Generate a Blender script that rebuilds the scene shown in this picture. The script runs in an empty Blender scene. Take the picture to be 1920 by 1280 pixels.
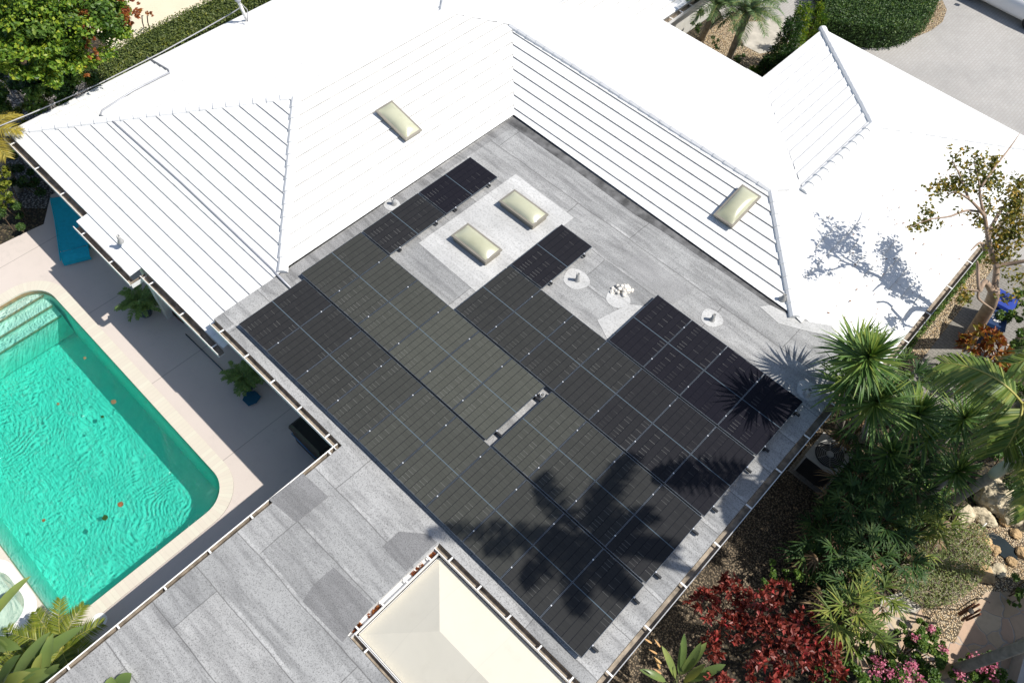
import bpy, bmesh, math, random
import numpy as np
from mathutils import Vector, Matrix
R = math.radians
C = bpy.context.scene.collection
rnd = random.Random(7)

# ------------------------------------------------------------------ camera
CAM = np.array([11.2026, -3.7889, 18.5896])
RW = np.array([[0.7236504, 0.6881959, 0.0521197], [0.5970917, -0.5863980, -0.5473746], [-0.3461381, 0.4272281, -0.8352633]])
FOC = 1502.08
def G(px, py, z=0.0):
    """the world point at height z that the photograph's pixel (1920 x 1280) looks at"""
    d = RW.T @ np.array([(px - 960) / FOC, (py - 640) / FOC, 1.0])
    p = CAM + d * ((z - CAM[2]) / d[2])
    return Vector((float(p[0]), float(p[1]), float(p[2])))
cd = bpy.data.cameras.new('camera')
cam = bpy.data.objects.new('camera', cd)
C.objects.link(cam)
m = Matrix(((RW[0][0], -RW[1][0], -RW[2][0], CAM[0]), (RW[0][1], -RW[1][1], -RW[2][1], CAM[1]), (RW[0][2], -RW[1][2], -RW[2][2], CAM[2]), (0, 0, 0, 1)))
cam.matrix_world = m
cd.lens = 36 * FOC / 1920
cd.sensor_width = 36
cd.clip_end = 2000
bpy.context.scene.camera = cam

# ------------------------------------------------------------------ light
SUN_AZ, SUN_EL = 35.0, 53.5
SD = Vector((math.cos(R(SUN_AZ)) * math.cos(R(SUN_EL)), math.sin(R(SUN_AZ)) * math.cos(R(SUN_EL)), math.sin(R(SUN_EL))))
w = bpy.data.worlds.new('World')
bpy.context.scene.world = w
w.use_nodes = True
sky = w.node_tree.nodes.new('ShaderNodeTexSky')
sky.sky_type = 'NISHITA'
sky.sun_disc = False
sky.sun_elevation = R(SUN_EL)
sky.sun_rotation = R(90 - SUN_AZ)
sky.air_density = 1.0
sky.dust_density = 1.2
w.node_tree.links.new(sky.outputs[0], w.node_tree.nodes['Background'].inputs[0])
w.node_tree.nodes['Background'].inputs[1].default_value = 0.10
sl = bpy.data.lights.new('sun', 'SUN')
sl.energy = 4.6
sl.angle = R(0.53)
sl.color = (1.0, 0.955, 0.89)
so = bpy.data.objects.new('sun', sl)
C.objects.link(so)
so.rotation_euler = SD.to_track_quat('Z', 'Y').to_euler()
so.location = (30, 20, 40)
vs = bpy.context.scene.view_settings
vs.view_transform = 'Standard'
vs.look = 'None'
vs.exposure = 0.25
vs.gamma = 1.0
vs.use_curve_mapping = False
bpy.context.scene.cycles.max_bounces = 7
bpy.context.scene.cycles.transparent_max_bounces = 12

# ------------------------------------------------------------------ helpers: materials
def nmat(name):
    m = bpy.data.materials.new(name)
    m.use_nodes = True
    nt = m.node_tree
    b = nt.nodes['Principled BSDF']
    return m, nt, b
def N(nt, t, **kw):
    n = nt.nodes.new(t)
    for k, v in kw.items(): setattr(n, k, v)
    return n
def setin(nt, sock, v):
    if isinstance(v, bpy.types.NodeSocket): nt.links.new(v, sock)
    else: sock.default_value = v
def mth(nt, op, a, b=0.0, c=0.0):
    n = N(nt, 'ShaderNodeMath', operation=op)
    setin(nt, n.inputs[0], a); setin(nt, n.inputs[1], b); setin(nt, n.inputs[2], c)
    return n.outputs[0]
def c4(c): return (c[0], c[1], c[2], 1.0)
def mix(nt, f, a, b, mode='MIX'):
    n = N(nt, 'ShaderNodeMix', data_type='RGBA', blend_type=mode)
    setin(nt, n.inputs[0], f)
    for s, v in ((6, a), (7, b)):
        if isinstance(v, bpy.types.NodeSocket): nt.links.new(v, n.inputs[s])
        else: n.inputs[s].default_value = c4(v)
    return n.outputs[2]
def pos(nt, scale=(1, 1, 1), rot=0.0):
    g = N(nt, 'ShaderNodeNewGeometry')
    mp = N(nt, 'ShaderNodeMapping')
    mp.inputs['Scale'].default_value = scale
    mp.inputs['Rotation'].default_value = (0, 0, rot)
    nt.links.new(g.outputs['Position'], mp.inputs['Vector'])
    return mp.outputs[0]
def noise(nt, vec, scale, detail=4.0, rough=0.55, dist=0.0):
    n = N(nt, 'ShaderNodeTexNoise')
    nt.links.new(vec, n.inputs['Vector'])
    n.inputs['Scale'].default_value = scale
    n.inputs['Detail'].default_value = detail
    n.inputs['Roughness'].default_value = rough
    n.inputs['Distortion'].default_value = dist
    return n.outputs[0]
def ramp(nt, f, stops):
    n = N(nt, 'ShaderNodeValToRGB')
    e = n.color_ramp.elements
    while len(e) > 1: e.remove(e[0])
    e[0].position = stops[0][0]; e[0].color = c4(stops[0][1])
    for p, c in stops[1:]:
        q = e.new(p); q.color = c4(c)
    nt.links.new(f, n.inputs[0])
    return n.outputs[0]
def mrange(nt, v, a, b, lo=0.0, hi=1.0):
    n = N(nt, 'ShaderNodeMapRange')
    nt.links.new(v, n.inputs[0])
    n.inputs[1].default_value = a; n.inputs[2].default_value = b
    n.inputs[3].default_value = lo; n.inputs[4].default_value = hi
    return n.outputs[0]
def bump(nt, b, h, strength=0.3, dist=0.02):
    n = N(nt, 'ShaderNodeBump')
    n.inputs['Strength'].default_value = strength
    n.inputs['Distance'].default_value = dist
    nt.links.new(h, n.inputs['Height'])
    nt.links.new(n.outputs[0], b.inputs['Normal'])
    return n.outputs[0]
def simple(name, col, rough=0.6, spec=0.4, metal=0.0, var=0.12, vs_=3.0, bmp=0.0, bs=40.0):
    m, nt, b = nmat(name)
    p = pos(nt)
    n = noise(nt, p, vs_)
    lo = tuple(c * (1 - var) for c in col); hi = tuple(min(1, c * (1 + var)) for c in col)
    nt.links.new(ramp(nt, n, [(0.3, lo), (0.7, hi)]), b.inputs['Base Color'])
    b.inputs['Roughness'].default_value = rough
    b.inputs['Specular IOR Level'].default_value = spec
    b.inputs['Metallic'].default_value = metal
    if bmp: bump(nt, b, noise(nt, p, bs), bmp)
    return m
def leafmat(name, stops, trans=0.28, rough=0.45, spec=0.35):
    m, nt, b = nmat(name)
    g = N(nt, 'ShaderNodeNewGeometry')
    f = g.outputs['Random Per Island']
    n = noise(nt, pos(nt), 1.7, 2.0)
    f = mth(nt, 'ADD', mth(nt, 'MULTIPLY', f, 0.7), mth(nt, 'MULTIPLY', mth(nt, 'SUBTRACT', n, 0.35), 0.9))
    col = ramp(nt, f, stops)
    nt.links.new(col, b.inputs['Base Color'])
    b.inputs['Roughness'].default_value = rough
    b.inputs['Specular IOR Level'].default_value = spec
    t = N(nt, 'ShaderNodeBsdfTranslucent')
    nt.links.new(mix(nt, 1.0, col, (1.0, 1.0, 0.55), 'MULTIPLY'), t.inputs['Color'])
    ms = N(nt, 'ShaderNodeMixShader')
    ms.inputs[0].default_value = trans
    nt.links.new(b.outputs[0], ms.inputs[1]); nt.links.new(t.outputs[0], ms.inputs[2])
    nt.links.new(ms.outputs[0], nt.nodes['Material Output'].inputs[0])
    return m

M = {}
# white painted flat concrete tiles: faint dirt in the joints between neighbouring tiles
def mk_tile():
    m, nt, b = nmat('white_painted_tile')
    uv = N(nt, 'ShaderNodeUVMap')
    sx = N(nt, 'ShaderNodeSeparateXYZ')
    nt.links.new(uv.outputs[0], sx.inputs[0])
    row = mth(nt, 'FLOOR', mth(nt, 'DIVIDE', sx.outputs[1], 0.345))
    t = mth(nt, 'ADD', mth(nt, 'DIVIDE', sx.outputs[0], 0.30), mth(nt, 'MULTIPLY', row, 0.5))
    fr = mth(nt, 'FRACT', t)
    line = mth(nt, 'LESS_THAN', mth(nt, 'ABSOLUTE', mth(nt, 'SUBTRACT', fr, 0.5)), 0.022)
    p = pos(nt)
    dirt = noise(nt, p, 0.55, 5.0)
    dirt2 = noise(nt, p, 5.0, 4.0)
    crs = mth(nt, 'LESS_THAN', mth(nt, 'FRACT', mth(nt, 'DIVIDE', sx.outputs[1], 0.345)), 0.055)
    line = mth(nt, 'MAXIMUM', line, crs)
    amt = mth(nt, 'MULTIPLY', line, mrange(nt, dirt2, 0.38, 0.64, 0.08, 0.62))
    wn = N(nt, 'ShaderNodeTexWhiteNoise', noise_dimensions='2D')
    cb = N(nt, 'ShaderNodeCombineXYZ')
    nt.links.new(mth(nt, 'FLOOR', mth(nt, 'ADD', t, 0.5)), cb.inputs[0]); nt.links.new(row, cb.inputs[1])
    nt.links.new(cb.outputs[0], wn.inputs['Vector'])
    base = mix(nt, mrange(nt, wn.outputs[0], 0, 1, 0, 0.5), (0.80, 0.80, 0.785), (0.745, 0.75, 0.735))
    base = mix(nt, mrange(nt, dirt, 0.55, 0.8, 0.0, 0.35), base, (0.70, 0.68, 0.62))
    base = mix(nt, amt, base, (0.32, 0.31, 0.29))
    nt.links.new(base, b.inputs['Base Color'])
    b.inputs['Roughness'].default_value = 0.6
    b.inputs['Specular IOR Level'].default_value = 0.3
    bump(nt, b, noise(nt, p, 18.0), 0.12, 0.01)
    return m
M['tile'] = mk_tile()
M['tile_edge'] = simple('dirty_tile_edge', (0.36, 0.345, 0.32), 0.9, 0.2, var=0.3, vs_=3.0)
M['cap'] = simple('white_cap_tile', (0.78, 0.78, 0.77), 0.6, 0.3, var=0.05, vs_=2.0, bmp=0.1, bs=20)
M['white'] = simple('white_paint', (0.80, 0.79, 0.76), 0.5, 0.4, var=0.06)
M['stucco'] = simple('stucco_wall', (0.62, 0.61, 0.56), 0.9, 0.2, var=0.08, bmp=0.25, bs=60)
M['gutter_in'] = simple('dusty_gutter_metal', (0.30, 0.255, 0.20), 0.8, 0.2, var=0.45, vs_=6.0)
M['flash'] = simple('dark_weathered_flashing', (0.13, 0.13, 0.13), 0.9, 0.2, var=0.5, vs_=4.0, bmp=0.3, bs=50)
M['drip'] = simple('drip_edge_metal', (0.55, 0.55, 0.54), 0.4, 0.5, metal=0.4, var=0.15)
def mk_membrane(name, light, dark, grain, grain_s, seam=True):
    m, nt, b = nmat(name)
    p = pos(nt)
    big = noise(nt, p, 0.7, 6.0, 0.6)
    streak = noise(nt, pos(nt, (0.35, 2.6, 1.0)), 1.6, 6.0, 0.65, 0.6)
    base = mix(nt, mrange(nt, big, 0.35, 0.7), light, tuple(0.74 * c for c in light))
    base = mix(nt, mrange(nt, streak, 0.44, 0.70, 0.0, 0.85), base, dark)
    if seam:
        br = N(nt, 'ShaderNodeTexBrick')
        # strips of felt run along the roof; each strip weathers a little differently
        wob = N(nt, 'ShaderNodeTexNoise'); wob.inputs['Scale'].default_value = 1.1; wob.inputs['Detail'].default_value = 4.0; nt.links.new(p, wob.inputs['Vector'])
        wsc = N(nt, 'ShaderNodeVectorMath', operation='SCALE'); nt.links.new(wob.outputs['Color'], wsc.inputs[0]); wsc.inputs['Scale'].default_value = 0.085
        wad = N(nt, 'ShaderNodeVectorMath', operation='ADD'); nt.links.new(p, wad.inputs[0]); nt.links.new(wsc.outputs[0], wad.inputs[1])
        nt.links.new(wad.outputs[0], br.inputs['Vector'])
        br.offset = 0.37; br.offset_frequency = 2
        br.inputs['Scale'].default_value = 1.0
        br.inputs['Brick Width'].default_value = 4.7
        br.inputs['Row Height'].default_value = 0.97
        br.inputs['Mortar Size'].default_value = 0.012
        br.inputs['Mortar Smooth'].default_value = 0.3
        br.inputs['Bias'].default_value = -0.1
        br.inputs['Color1'].default_value = (1, 1, 1, 1)
        br.inputs['Color2'].default_value = (0.72, 0.73, 0.74, 1)
        br.inputs['Mortar'].default_value = (0.45, 0.45, 0.45, 1)
        base = mix(nt, 0.9, base, br.outputs[0], 'MULTIPLY')
        br2 = N(nt, 'ShaderNodeTexBrick')
        mp = N(nt, 'ShaderNodeMapping'); mp.inputs['Location'].default_value = (0.1, -0.045, 0)
        nt.links.new(wad.outputs[0], mp.inputs['Vector']); nt.links.new(mp.outputs[0], br2.inputs['Vector'])
        br2.offset = 0.37; br2.offset_frequency = 2
        br2.inputs['Scale'].default_value = 1.0
        br2.inputs['Brick Width'].default_value = 40.0
        br2.inputs['Row Height'].default_value = 0.97
        br2.inputs['Mortar Size'].default_value = 0.05
        br2.inputs['Mortar Smooth'].default_value = 0.6
        lap = mth(nt, 'MULTIPLY', br2.outputs['Fac'], mrange(nt, noise(nt, p, 1.3, 5.0), 0.46, 0.66, 0.0, 0.7))
        base = mix(nt, lap, base, tuple(min(1, 1.22 * c) for c in light))
    g1 = noise(nt, p, grain_s, 2.0, 0.7)
    base = mix(nt, mrange(nt, g1, 0.50, 0.68, 0.0, grain), base, tuple(0.22 * c for c in light))
    g2 = noise(nt, p, grain_s * 0.45, 3.0, 0.75)
    base = mix(nt, mrange(nt, g2, 0.55, 0.75, 0.0, grain * 0.7), base, tuple(0.4 * c for c in light))
    nt.links.new(base, b.inputs['Base Color'])
    b.inputs['Roughness'].default_value = 0.92
    b.inputs['Specular IOR Level'].default_value = 0.2
    bump(nt, b, g1, 0.35, 0.012)
    return m
M['membrane'] = mk_membrane('grey_roof_membrane', (0.465, 0.465, 0.455), (0.20, 0.20, 0.20), 0.72, 46.0)
M['patch_dark'] = mk_membrane('dark_granular_membrane', (0.275, 0.275, 0.275), (0.16, 0.16, 0.16), 0.75, 60.0, False)
M['patch_mid'] = mk_membrane('mid_grey_membrane', (0.38, 0.38, 0.375), (0.25, 0.25, 0.25), 0.6, 50.0, False)
M['edge_dirt'] = mk_membrane('weathered_edge_membrane', (0.36, 0.36, 0.355), (0.10, 0.10, 0.10), 0.8, 55.0, False)
M['patch_light'] = mk_membrane('pale_sealant', (0.60, 0.60, 0.585), (0.40, 0.40, 0.39), 0.35, 20.0, False)

def mk_cells():
    m, nt, b = nmat('solar_cells')
    uv = N(nt, 'ShaderNodeUVMap')
    sx = N(nt, 'ShaderNodeSeparateXYZ')
    nt.links.new(uv.outputs[0], sx.inputs[0])
    u, v = sx.outputs[0], sx.outputs[1]          # u: 0..6 across the module, v: 0..20 along it
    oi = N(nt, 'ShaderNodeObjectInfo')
    def near(x, wd):
        return mth(nt, 'GREATER_THAN', mth(nt, 'ABSOLUTE', mth(nt, 'SUBTRACT', mth(nt, 'FRACT', x), 0.5)), 0.5 - wd)
    gu = near(u, 0.030)
    gv = near(v, 0.040)
    ctr = mth(nt, 'LESS_THAN', mth(nt, 'ABSOLUTE', mth(nt, 'SUBTRACT', v, 10.0)), 0.095)
    wn = N(nt, 'ShaderNodeTexWhiteNoise', noise_dimensions='3D')
    cb = N(nt, 'ShaderNodeCombineXYZ')
    nt.links.new(mth(nt, 'FLOOR', u), cb.inputs[0]); nt.links.new(mth(nt, 'FLOOR', v), cb.inputs[1]); nt.links.new(oi.outputs['Random'], cb.inputs[2])
    nt.links.new(cb.outputs[0], wn.inputs['Vector'])
    cellv = mrange(nt, wn.outputs[0], 0, 1, 0.95, 1.05)
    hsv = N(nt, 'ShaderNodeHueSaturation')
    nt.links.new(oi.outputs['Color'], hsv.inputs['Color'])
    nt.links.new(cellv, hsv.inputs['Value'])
    bus = mth(nt, 'MULTIPLY', mth(nt, 'SINE', mth(nt, 'MULTIPLY', u, 56.5)), 0.5)
    base = mix(nt, mrange(nt, bus, -0.5, 0.5, 0.0, 0.30), hsv.outputs[0], (0.010, 0.012, 0.018))
    # ribbons that show between the half cells in every second pair of columns
    wn2 = N(nt, 'ShaderNodeTexWhiteNoise', noise_dimensions='2D')
    cb2 = N(nt, 'ShaderNodeCombineXYZ')
    nt.links.new(mth(nt, 'FLOOR', u), cb2.inputs[0]); nt.links.new(mth(nt, 'ROUND', v), cb2.inputs[1])
    nt.links.new(cb2.outputs[0], wn2.inputs['Vector'])
    rib = mth(nt, 'MULTIPLY', gv, mth(nt, 'GREATER_THAN', wn2.outputs[0], 0.35))
    base = mix(nt, mth(nt, 'MULTIPLY', gv, 0.28), base, (0.008, 0.009, 0.012))
    odd = mth(nt, 'GREATER_THAN', mth(nt, 'FRACT', mth(nt, 'MULTIPLY', mth(nt, 'FLOOR', u), 0.5)), 0.25)
    base = mix(nt, mth(nt, 'MULTIPLY', mth(nt, 'MULTIPLY', rib, odd), mrange(nt, noise(nt, pos(nt), 1.1, 2.0), 0.42, 0.62, 0.05, 0.8)), base, (0.17, 0.17, 0.16))
    base = mix(nt, mth(nt, 'MULTIPLY', gu, 0.9), base, (0.006, 0.007, 0.011))
    base = mix(nt, mth(nt, 'MULTIPLY', ctr, 0.7), base, (0.12, 0.17, 0.21))
    nt.links.new(base, b.inputs['Base Color'])
    b.inputs['Roughness'].default_value = 0.3
    b.inputs['Specular IOR Level'].default_value = 0.05
    return m
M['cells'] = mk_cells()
M['frame'] = simple('anodised_frame', (0.20, 0.225, 0.25), 0.35, 0.5, metal=0.7, var=0.1)
M['rail'] = simple('dark_mounting_rail', (0.035, 0.037, 0.04), 0.45, 0.5, metal=0.3, var=0.2)
M['clamp'] = simple('bright_clamp_bolt', (0.75, 0.76, 0.78), 0.3, 0.6, metal=0.3, var=0.05)
M['bronze'] = simple('bronze_skylight_frame', (0.30, 0.275, 0.225), 0.45, 0.5, metal=0.3, var=0.1)
def mk_dome():
    m, nt, b = nmat('cloudy_acrylic_dome')
    n = noise(nt, pos(nt), 1.5, 3.0)
    nt.links.new(ramp(nt, n, [(0.3, (0.40, 0.40, 0.27)), (0.7, (0.50, 0.50, 0.36))]), b.inputs['Base Color'])
    b.inputs['Roughness'].default_value = 0.27
    b.inputs['Specular IOR Level'].default_value = 0.8
    return m
M['dome'] = mk_dome()
M['lead'] = simple('grey_vent_pipe', (0.36, 0.36, 0.35), 0.5, 0.4, metal=0.3, var=0.2, vs_=12)
M['dark'] = simple('dark_void', (0.012, 0.012, 0.013), 0.9, 0.1)
M['conduit'] = simple('grey_conduit', (0.40, 0.41, 0.44), 0.45, 0.5, metal=0.2, var=0.1)
M['foam'] = simple('lumpy_sealant', (0.74, 0.70, 0.63), 0.9, 0.2, var=0.3, vs_=14, bmp=0.8, bs=25)
def mk_canvas():
    m, nt, b = nmat('cream_canvas')
    p = pos(nt)
    n = noise(nt, p, 0.8, 3.0)
    nt.links.new(ramp(nt, n, [(0.3, (0.57, 0.54, 0.455)), (0.7, (0.595, 0.565, 0.48))]), b.inputs['Base Color'])
    b.inputs['Roughness'].default_value = 0.85
    b.inputs['Specular IOR Level'].default_value = 0.15
    sp = N(nt, 'ShaderNodeSeparateXYZ'); nt.links.new(p, sp.inputs[0])
    sm = mth(nt, 'LESS_THAN', mth(nt, 'FRACT', mth(nt, 'DIVIDE', mth(nt, 'ADD', sp.outputs[0], 0.35), 1.37)), 0.012)
    cur = b.inputs['Base Color'].links[0].from_socket
    cc = mix(nt, mth(nt, 'MULTIPLY', sm, 0.12), cur, (0.35, 0.33, 0.28))
    cc = mix(nt, mrange(nt, noise(nt, p, 2.3, 6.0, 0.7), 0.55, 0.8, 0, 0.3), cc, (0.45, 0.42, 0.35))
    nt.links.new(cc, b.inputs['Base Color'])
    h = mth(nt, 'ADD', noise(nt, p, 1.6, 2.0), mth(nt, 'MULTIPLY', noise(nt, p, 160.0, 1.0), 0.03))
    bump(nt, b, h, 0.25, 0.05)
    return m
M['canvas'] = mk_canvas()
def mk_deck():
    m, nt, b = nmat('pool_deck_coating')
    p = pos(nt)
    n1 = noise(nt, p, 0.35, 5.0); n2 = noise(nt, p, 55.0, 3.0); n3 = noise(nt, p, 2.2, 6.0, 0.7)
    base = mix(nt, mrange(nt, n1, 0.3, 0.75), (0.60, 0.53, 0.475), (0.55, 0.485, 0.435))
    base = mix(nt, mrange(nt, n3, 0.5, 0.8, 0, 0.35), base, (0.46, 0.41, 0.37))
    base = mix(nt, mrange(nt, n2, 0.5, 0.75, 0, 0.22), base, (0.36, 0.32, 0.29))
    sp = N(nt, 'ShaderNodeSeparateXYZ'); nt.links.new(p, sp.inputs[0])
    jx = mth(nt, 'LESS_THAN', mth(nt, 'ABSOLUTE', mth(nt, 'SUBTRACT', mth(nt, 'FRACT', mth(nt, 'DIVIDE', mth(nt, 'ADD', sp.outputs[0], 3.75), 3.1)), 0.5)), 0.0035)
    base = mix(nt, mth(nt, 'MULTIPLY', jx, 0.55), base, (0.20, 0.18, 0.16))
    st = noise(nt, p, 1.1, 7.0, 0.75)
    base = mix(nt, mrange(nt, st, 0.58, 0.72, 0, 0.35), base, (0.40, 0.36, 0.32))
    nt.links.new(base, b.inputs['Base Color'])
    b.inputs['Roughness'].default_value = 0.75
    b.inputs['Specular IOR Level'].default_value = 0.25
    bump(nt, b, n2, 0.25, 0.006)
    return m
M['deck'] = mk_deck()
def mk_coping():
    m, nt, b = nmat('coping_brick')
    uv = N(nt, 'ShaderNodeUVMap')
    sx = N(nt, 'ShaderNodeSeparateXYZ'); nt.links.new(uv.outputs[0], sx.inputs[0])
    t = mth(nt, 'DIVIDE', sx.outputs[0], 0.115)
    line = mth(nt, 'LESS_THAN', mth(nt, 'FRACT', t), 0.10)
    wn = N(nt, 'ShaderNodeTexWhiteNoise', noise_dimensions='1D'); nt.links.new(mth(nt, 'FLOOR', t), wn.inputs['W'])
    base = ramp(nt, wn.outputs[0], [(0.0, (0.59, 0.54, 0.45)), (0.5, (0.60, 0.555, 0.46)), (1.0, (0.615, 0.59, 0.485))])
    base = mix(nt, mth(nt, 'MULTIPLY', line, 0.35), base, (0.45, 0.41, 0.34))
    nt.links.new(base, b.inputs['Base Color'])
    b.inputs['Roughness'].default_value = 0.7
    b.inputs['Specular IOR Level'].default_value = 0.3
    return m
M['coping'] = mk_coping()
M['waterline'] = simple('tan_waterline_tile', (0.34, 0.22, 0.11), 0.4, 0.4, var=0.25, vs_=8)
M['plaster'] = simple('pool_plaster', (0.76, 0.83, 0.76), 0.8, 0.2, var=0.05, vs_=1.2)
M['steps'] = simple('pool_step_plaster', (0.76, 0.80, 0.72), 0.8, 0.2, var=0.10, vs_=3.0)
def mk_water(name, body, clear, fac, ringc):
    m, nt, b = nmat(name)
    p = pos(nt)
    dv = N(nt, 'ShaderNodeVectorMath', operation='ADD')
    dn = N(nt, 'ShaderNodeTexNoise'); dn.inputs['Scale'].default_value = 0.9; nt.links.new(p, dn.inputs['Vector'])
    sc = N(nt, 'ShaderNodeVectorMath', operation='SCALE'); nt.links.new(dn.outputs['Color'], sc.inputs[0]); sc.inputs['Scale'].default_value = 0.9
    nt.links.new(p, dv.inputs[0]); nt.links.new(sc.outputs[0], dv.inputs[1])
    def rings(c, scale):
        sb = N(nt, 'ShaderNodeVectorMath', operation='SUBTRACT'); nt.links.new(dv.outputs[0], sb.inputs[0]); sb.inputs[1].default_value = (c[0] + 0.45, c[1] + 0.45, c[2] + .45)
        ln = N(nt, 'ShaderNodeVectorMath', operation='LENGTH'); nt.links.new(sb.outputs[0], ln.inputs[0])
        L = ln.outputs['Value']
        wv = mth(nt, 'SINE', mth(nt, 'MULTIPLY', L, scale))
        return mth(nt, 'MULTIPLY', wv, mrange(nt, L, 0.3, 2.6, 1.0, 0.0))
    fine = N(nt, 'ShaderNodeTexVoronoi', feature='SMOOTH_F1')
    nt.links.new(dv.outputs[0], fine.inputs['Vector']); fine.inputs['Scale'].default_value = 12.0
    mp = N(nt, 'ShaderNodeMapping'); mp.inputs['Scale'].default_value = (3.4, 11.0, 1); mp.inputs['Rotation'].default_value = (0, 0, R(28))
    nt.links.new(dv.outputs[0], mp.inputs['Vector'])
    lines = noise(nt, mp.outputs[0], 1.5, 4.0, 0.62)
    h = mth(nt, 'ADD', mth(nt, 'MULTIPLY', fine.outputs['Distance'], 0.55), mth(nt, 'MULTIPLY', lines, 1.1))
    for c, s in ringc: h = mth(nt, 'ADD', h, mth(nt, 'MULTIPLY', rings(c, s), 0.13))
    bp_ = N(nt, 'ShaderNodeBump'); bp_.inputs['Strength'].default_value = 0.55; bp_.inputs['Distance'].default_value = 0.13
    nt.links.new(h, bp_.inputs['Height'])
    df = N(nt, 'ShaderNodeBsdfDiffuse'); df.inputs['Color'].default_value = c4(body); nt.links.new(bp_.outputs[0], df.inputs['Normal'])
    tr = N(nt, 'ShaderNodeBsdfTransparent'); tr.inputs['Color'].default_value = (0.97, 0.985, 0.98, 1)
    ms = N(nt, 'ShaderNodeMixShader'); ms.inputs[0].default_value = fac
    nt.links.new(tr.outputs[0], ms.inputs[1]); nt.links.new(df.outputs[0], ms.inputs[2])
    gl = N(nt, 'ShaderNodeBsdfGlossy'); gl.inputs['Roughness'].default_value = 0.08; nt.links.new(bp_.outputs[0], gl.inputs['Normal'])
    fr = N(nt, 'ShaderNodeFresnel'); fr.inputs['IOR'].default_value = 1.33; nt.links.new(bp_.outputs[0], fr.inputs['Normal'])
    m2 = N(nt, 'ShaderNodeMixShader'); nt.links.new(fr.outputs[0], m2.inputs[0])
    nt.links.new(ms.outputs[0], m2.inputs[1]); nt.links.new(gl.outputs[0], m2.inputs[2])
    nt.links.new(m2.outputs[0], nt.nodes['Material Output'].inputs[0])
    if clear:
        va = N(nt, 'ShaderNodeVolumeAbsorption'); va.inputs['Color'].default_value = c4(clear); va.inputs['Density'].default_value = 1.0
        nt.links.new(va.outputs[0], nt.nodes['Material Output'].inputs['Volume'])
    return m
_rc = G(370, 930, -0.1); _rc2 = G(40, 770, -0.1)
M['water'] = mk_water('pool_water', (0.06, 0.68, 0.56), (0.25, 0.93, 0.875), 0.085, [(_rc, 58.0), (_rc2, 47.0)])
M['spa_water'] = mk_water('spa_water', (0.40, 0.66, 0.50), None, 0.35, [])
M['pond_water'] = simple('pond_water', (0.012, 0.02, 0.02), 0.12, 0.5, var=0.4, vs_=2)
def mk_stones(name, cols, scale, b_s=0.9, dark=(0.02, 0.018, 0.015), gap=0.55):
    m, nt, b = nmat(name)
    p = pos(nt)
    v = N(nt, 'ShaderNodeTexVoronoi'); nt.links.new(p, v.inputs['Vector']); v.inputs['Scale'].default_value = scale
    sp = N(nt, 'ShaderNodeSeparateColor'); nt.links.new(v.outputs['Color'], sp.inputs[0])
    col = ramp(nt, sp.outputs[0], [(i / (len(cols) - 1), c) for i, c in enumerate(cols)])
    col = mix(nt, mrange(nt, v.outputs['Distance'], gap * 0.6, gap, 0, 0.85), col, dark)
    n = noise(nt, p, 1.5, 4.0)
    col = mix(nt, mrange(nt, n, 0.5, 0.75, 0, 0.4), col, tuple(0.5 * c for c in cols[0]))
    nt.links.new(col, b.inputs['Base Color'])
    b.inputs['Roughness'].default_value = 0.85
    b.inputs['Specular IOR Level'].default_value = 0.25
    inv = mth(nt, 'SUBTRACT', 1.0, v.outputs['Distance'])
    bump(nt, b, inv, b_s, 0.03)
    return m
M['pebble'] = mk_stones('tan_pebbles', [(0.50, 0.34, 0.18), (0.64, 0.49, 0.29), (0.74, 0.62, 0.44), (0.42, 0.28, 0.17)], 27.0)
M['mulch'] = mk_stones('brown_pebble_mulch', [(0.15, 0.115, 0.075), (0.22, 0.17, 0.115), (0.30, 0.235, 0.155), (0.10, 0.075, 0.05)], 22.0)
M['soil'] = mk_stones('leafy_soil', [(0.07, 0.055, 0.035), (0.12, 0.09, 0.055), (0.05, 0.05, 0.025), (0.16, 0.12, 0.07)], 14.0)
M['greygravel'] = mk_stones('grey_gravel', [(0.22, 0.21, 0.19), (0.30, 0.28, 0.25), (0.15, 0.14, 0.13), (0.36, 0.33, 0.28)], 16.0)
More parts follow.
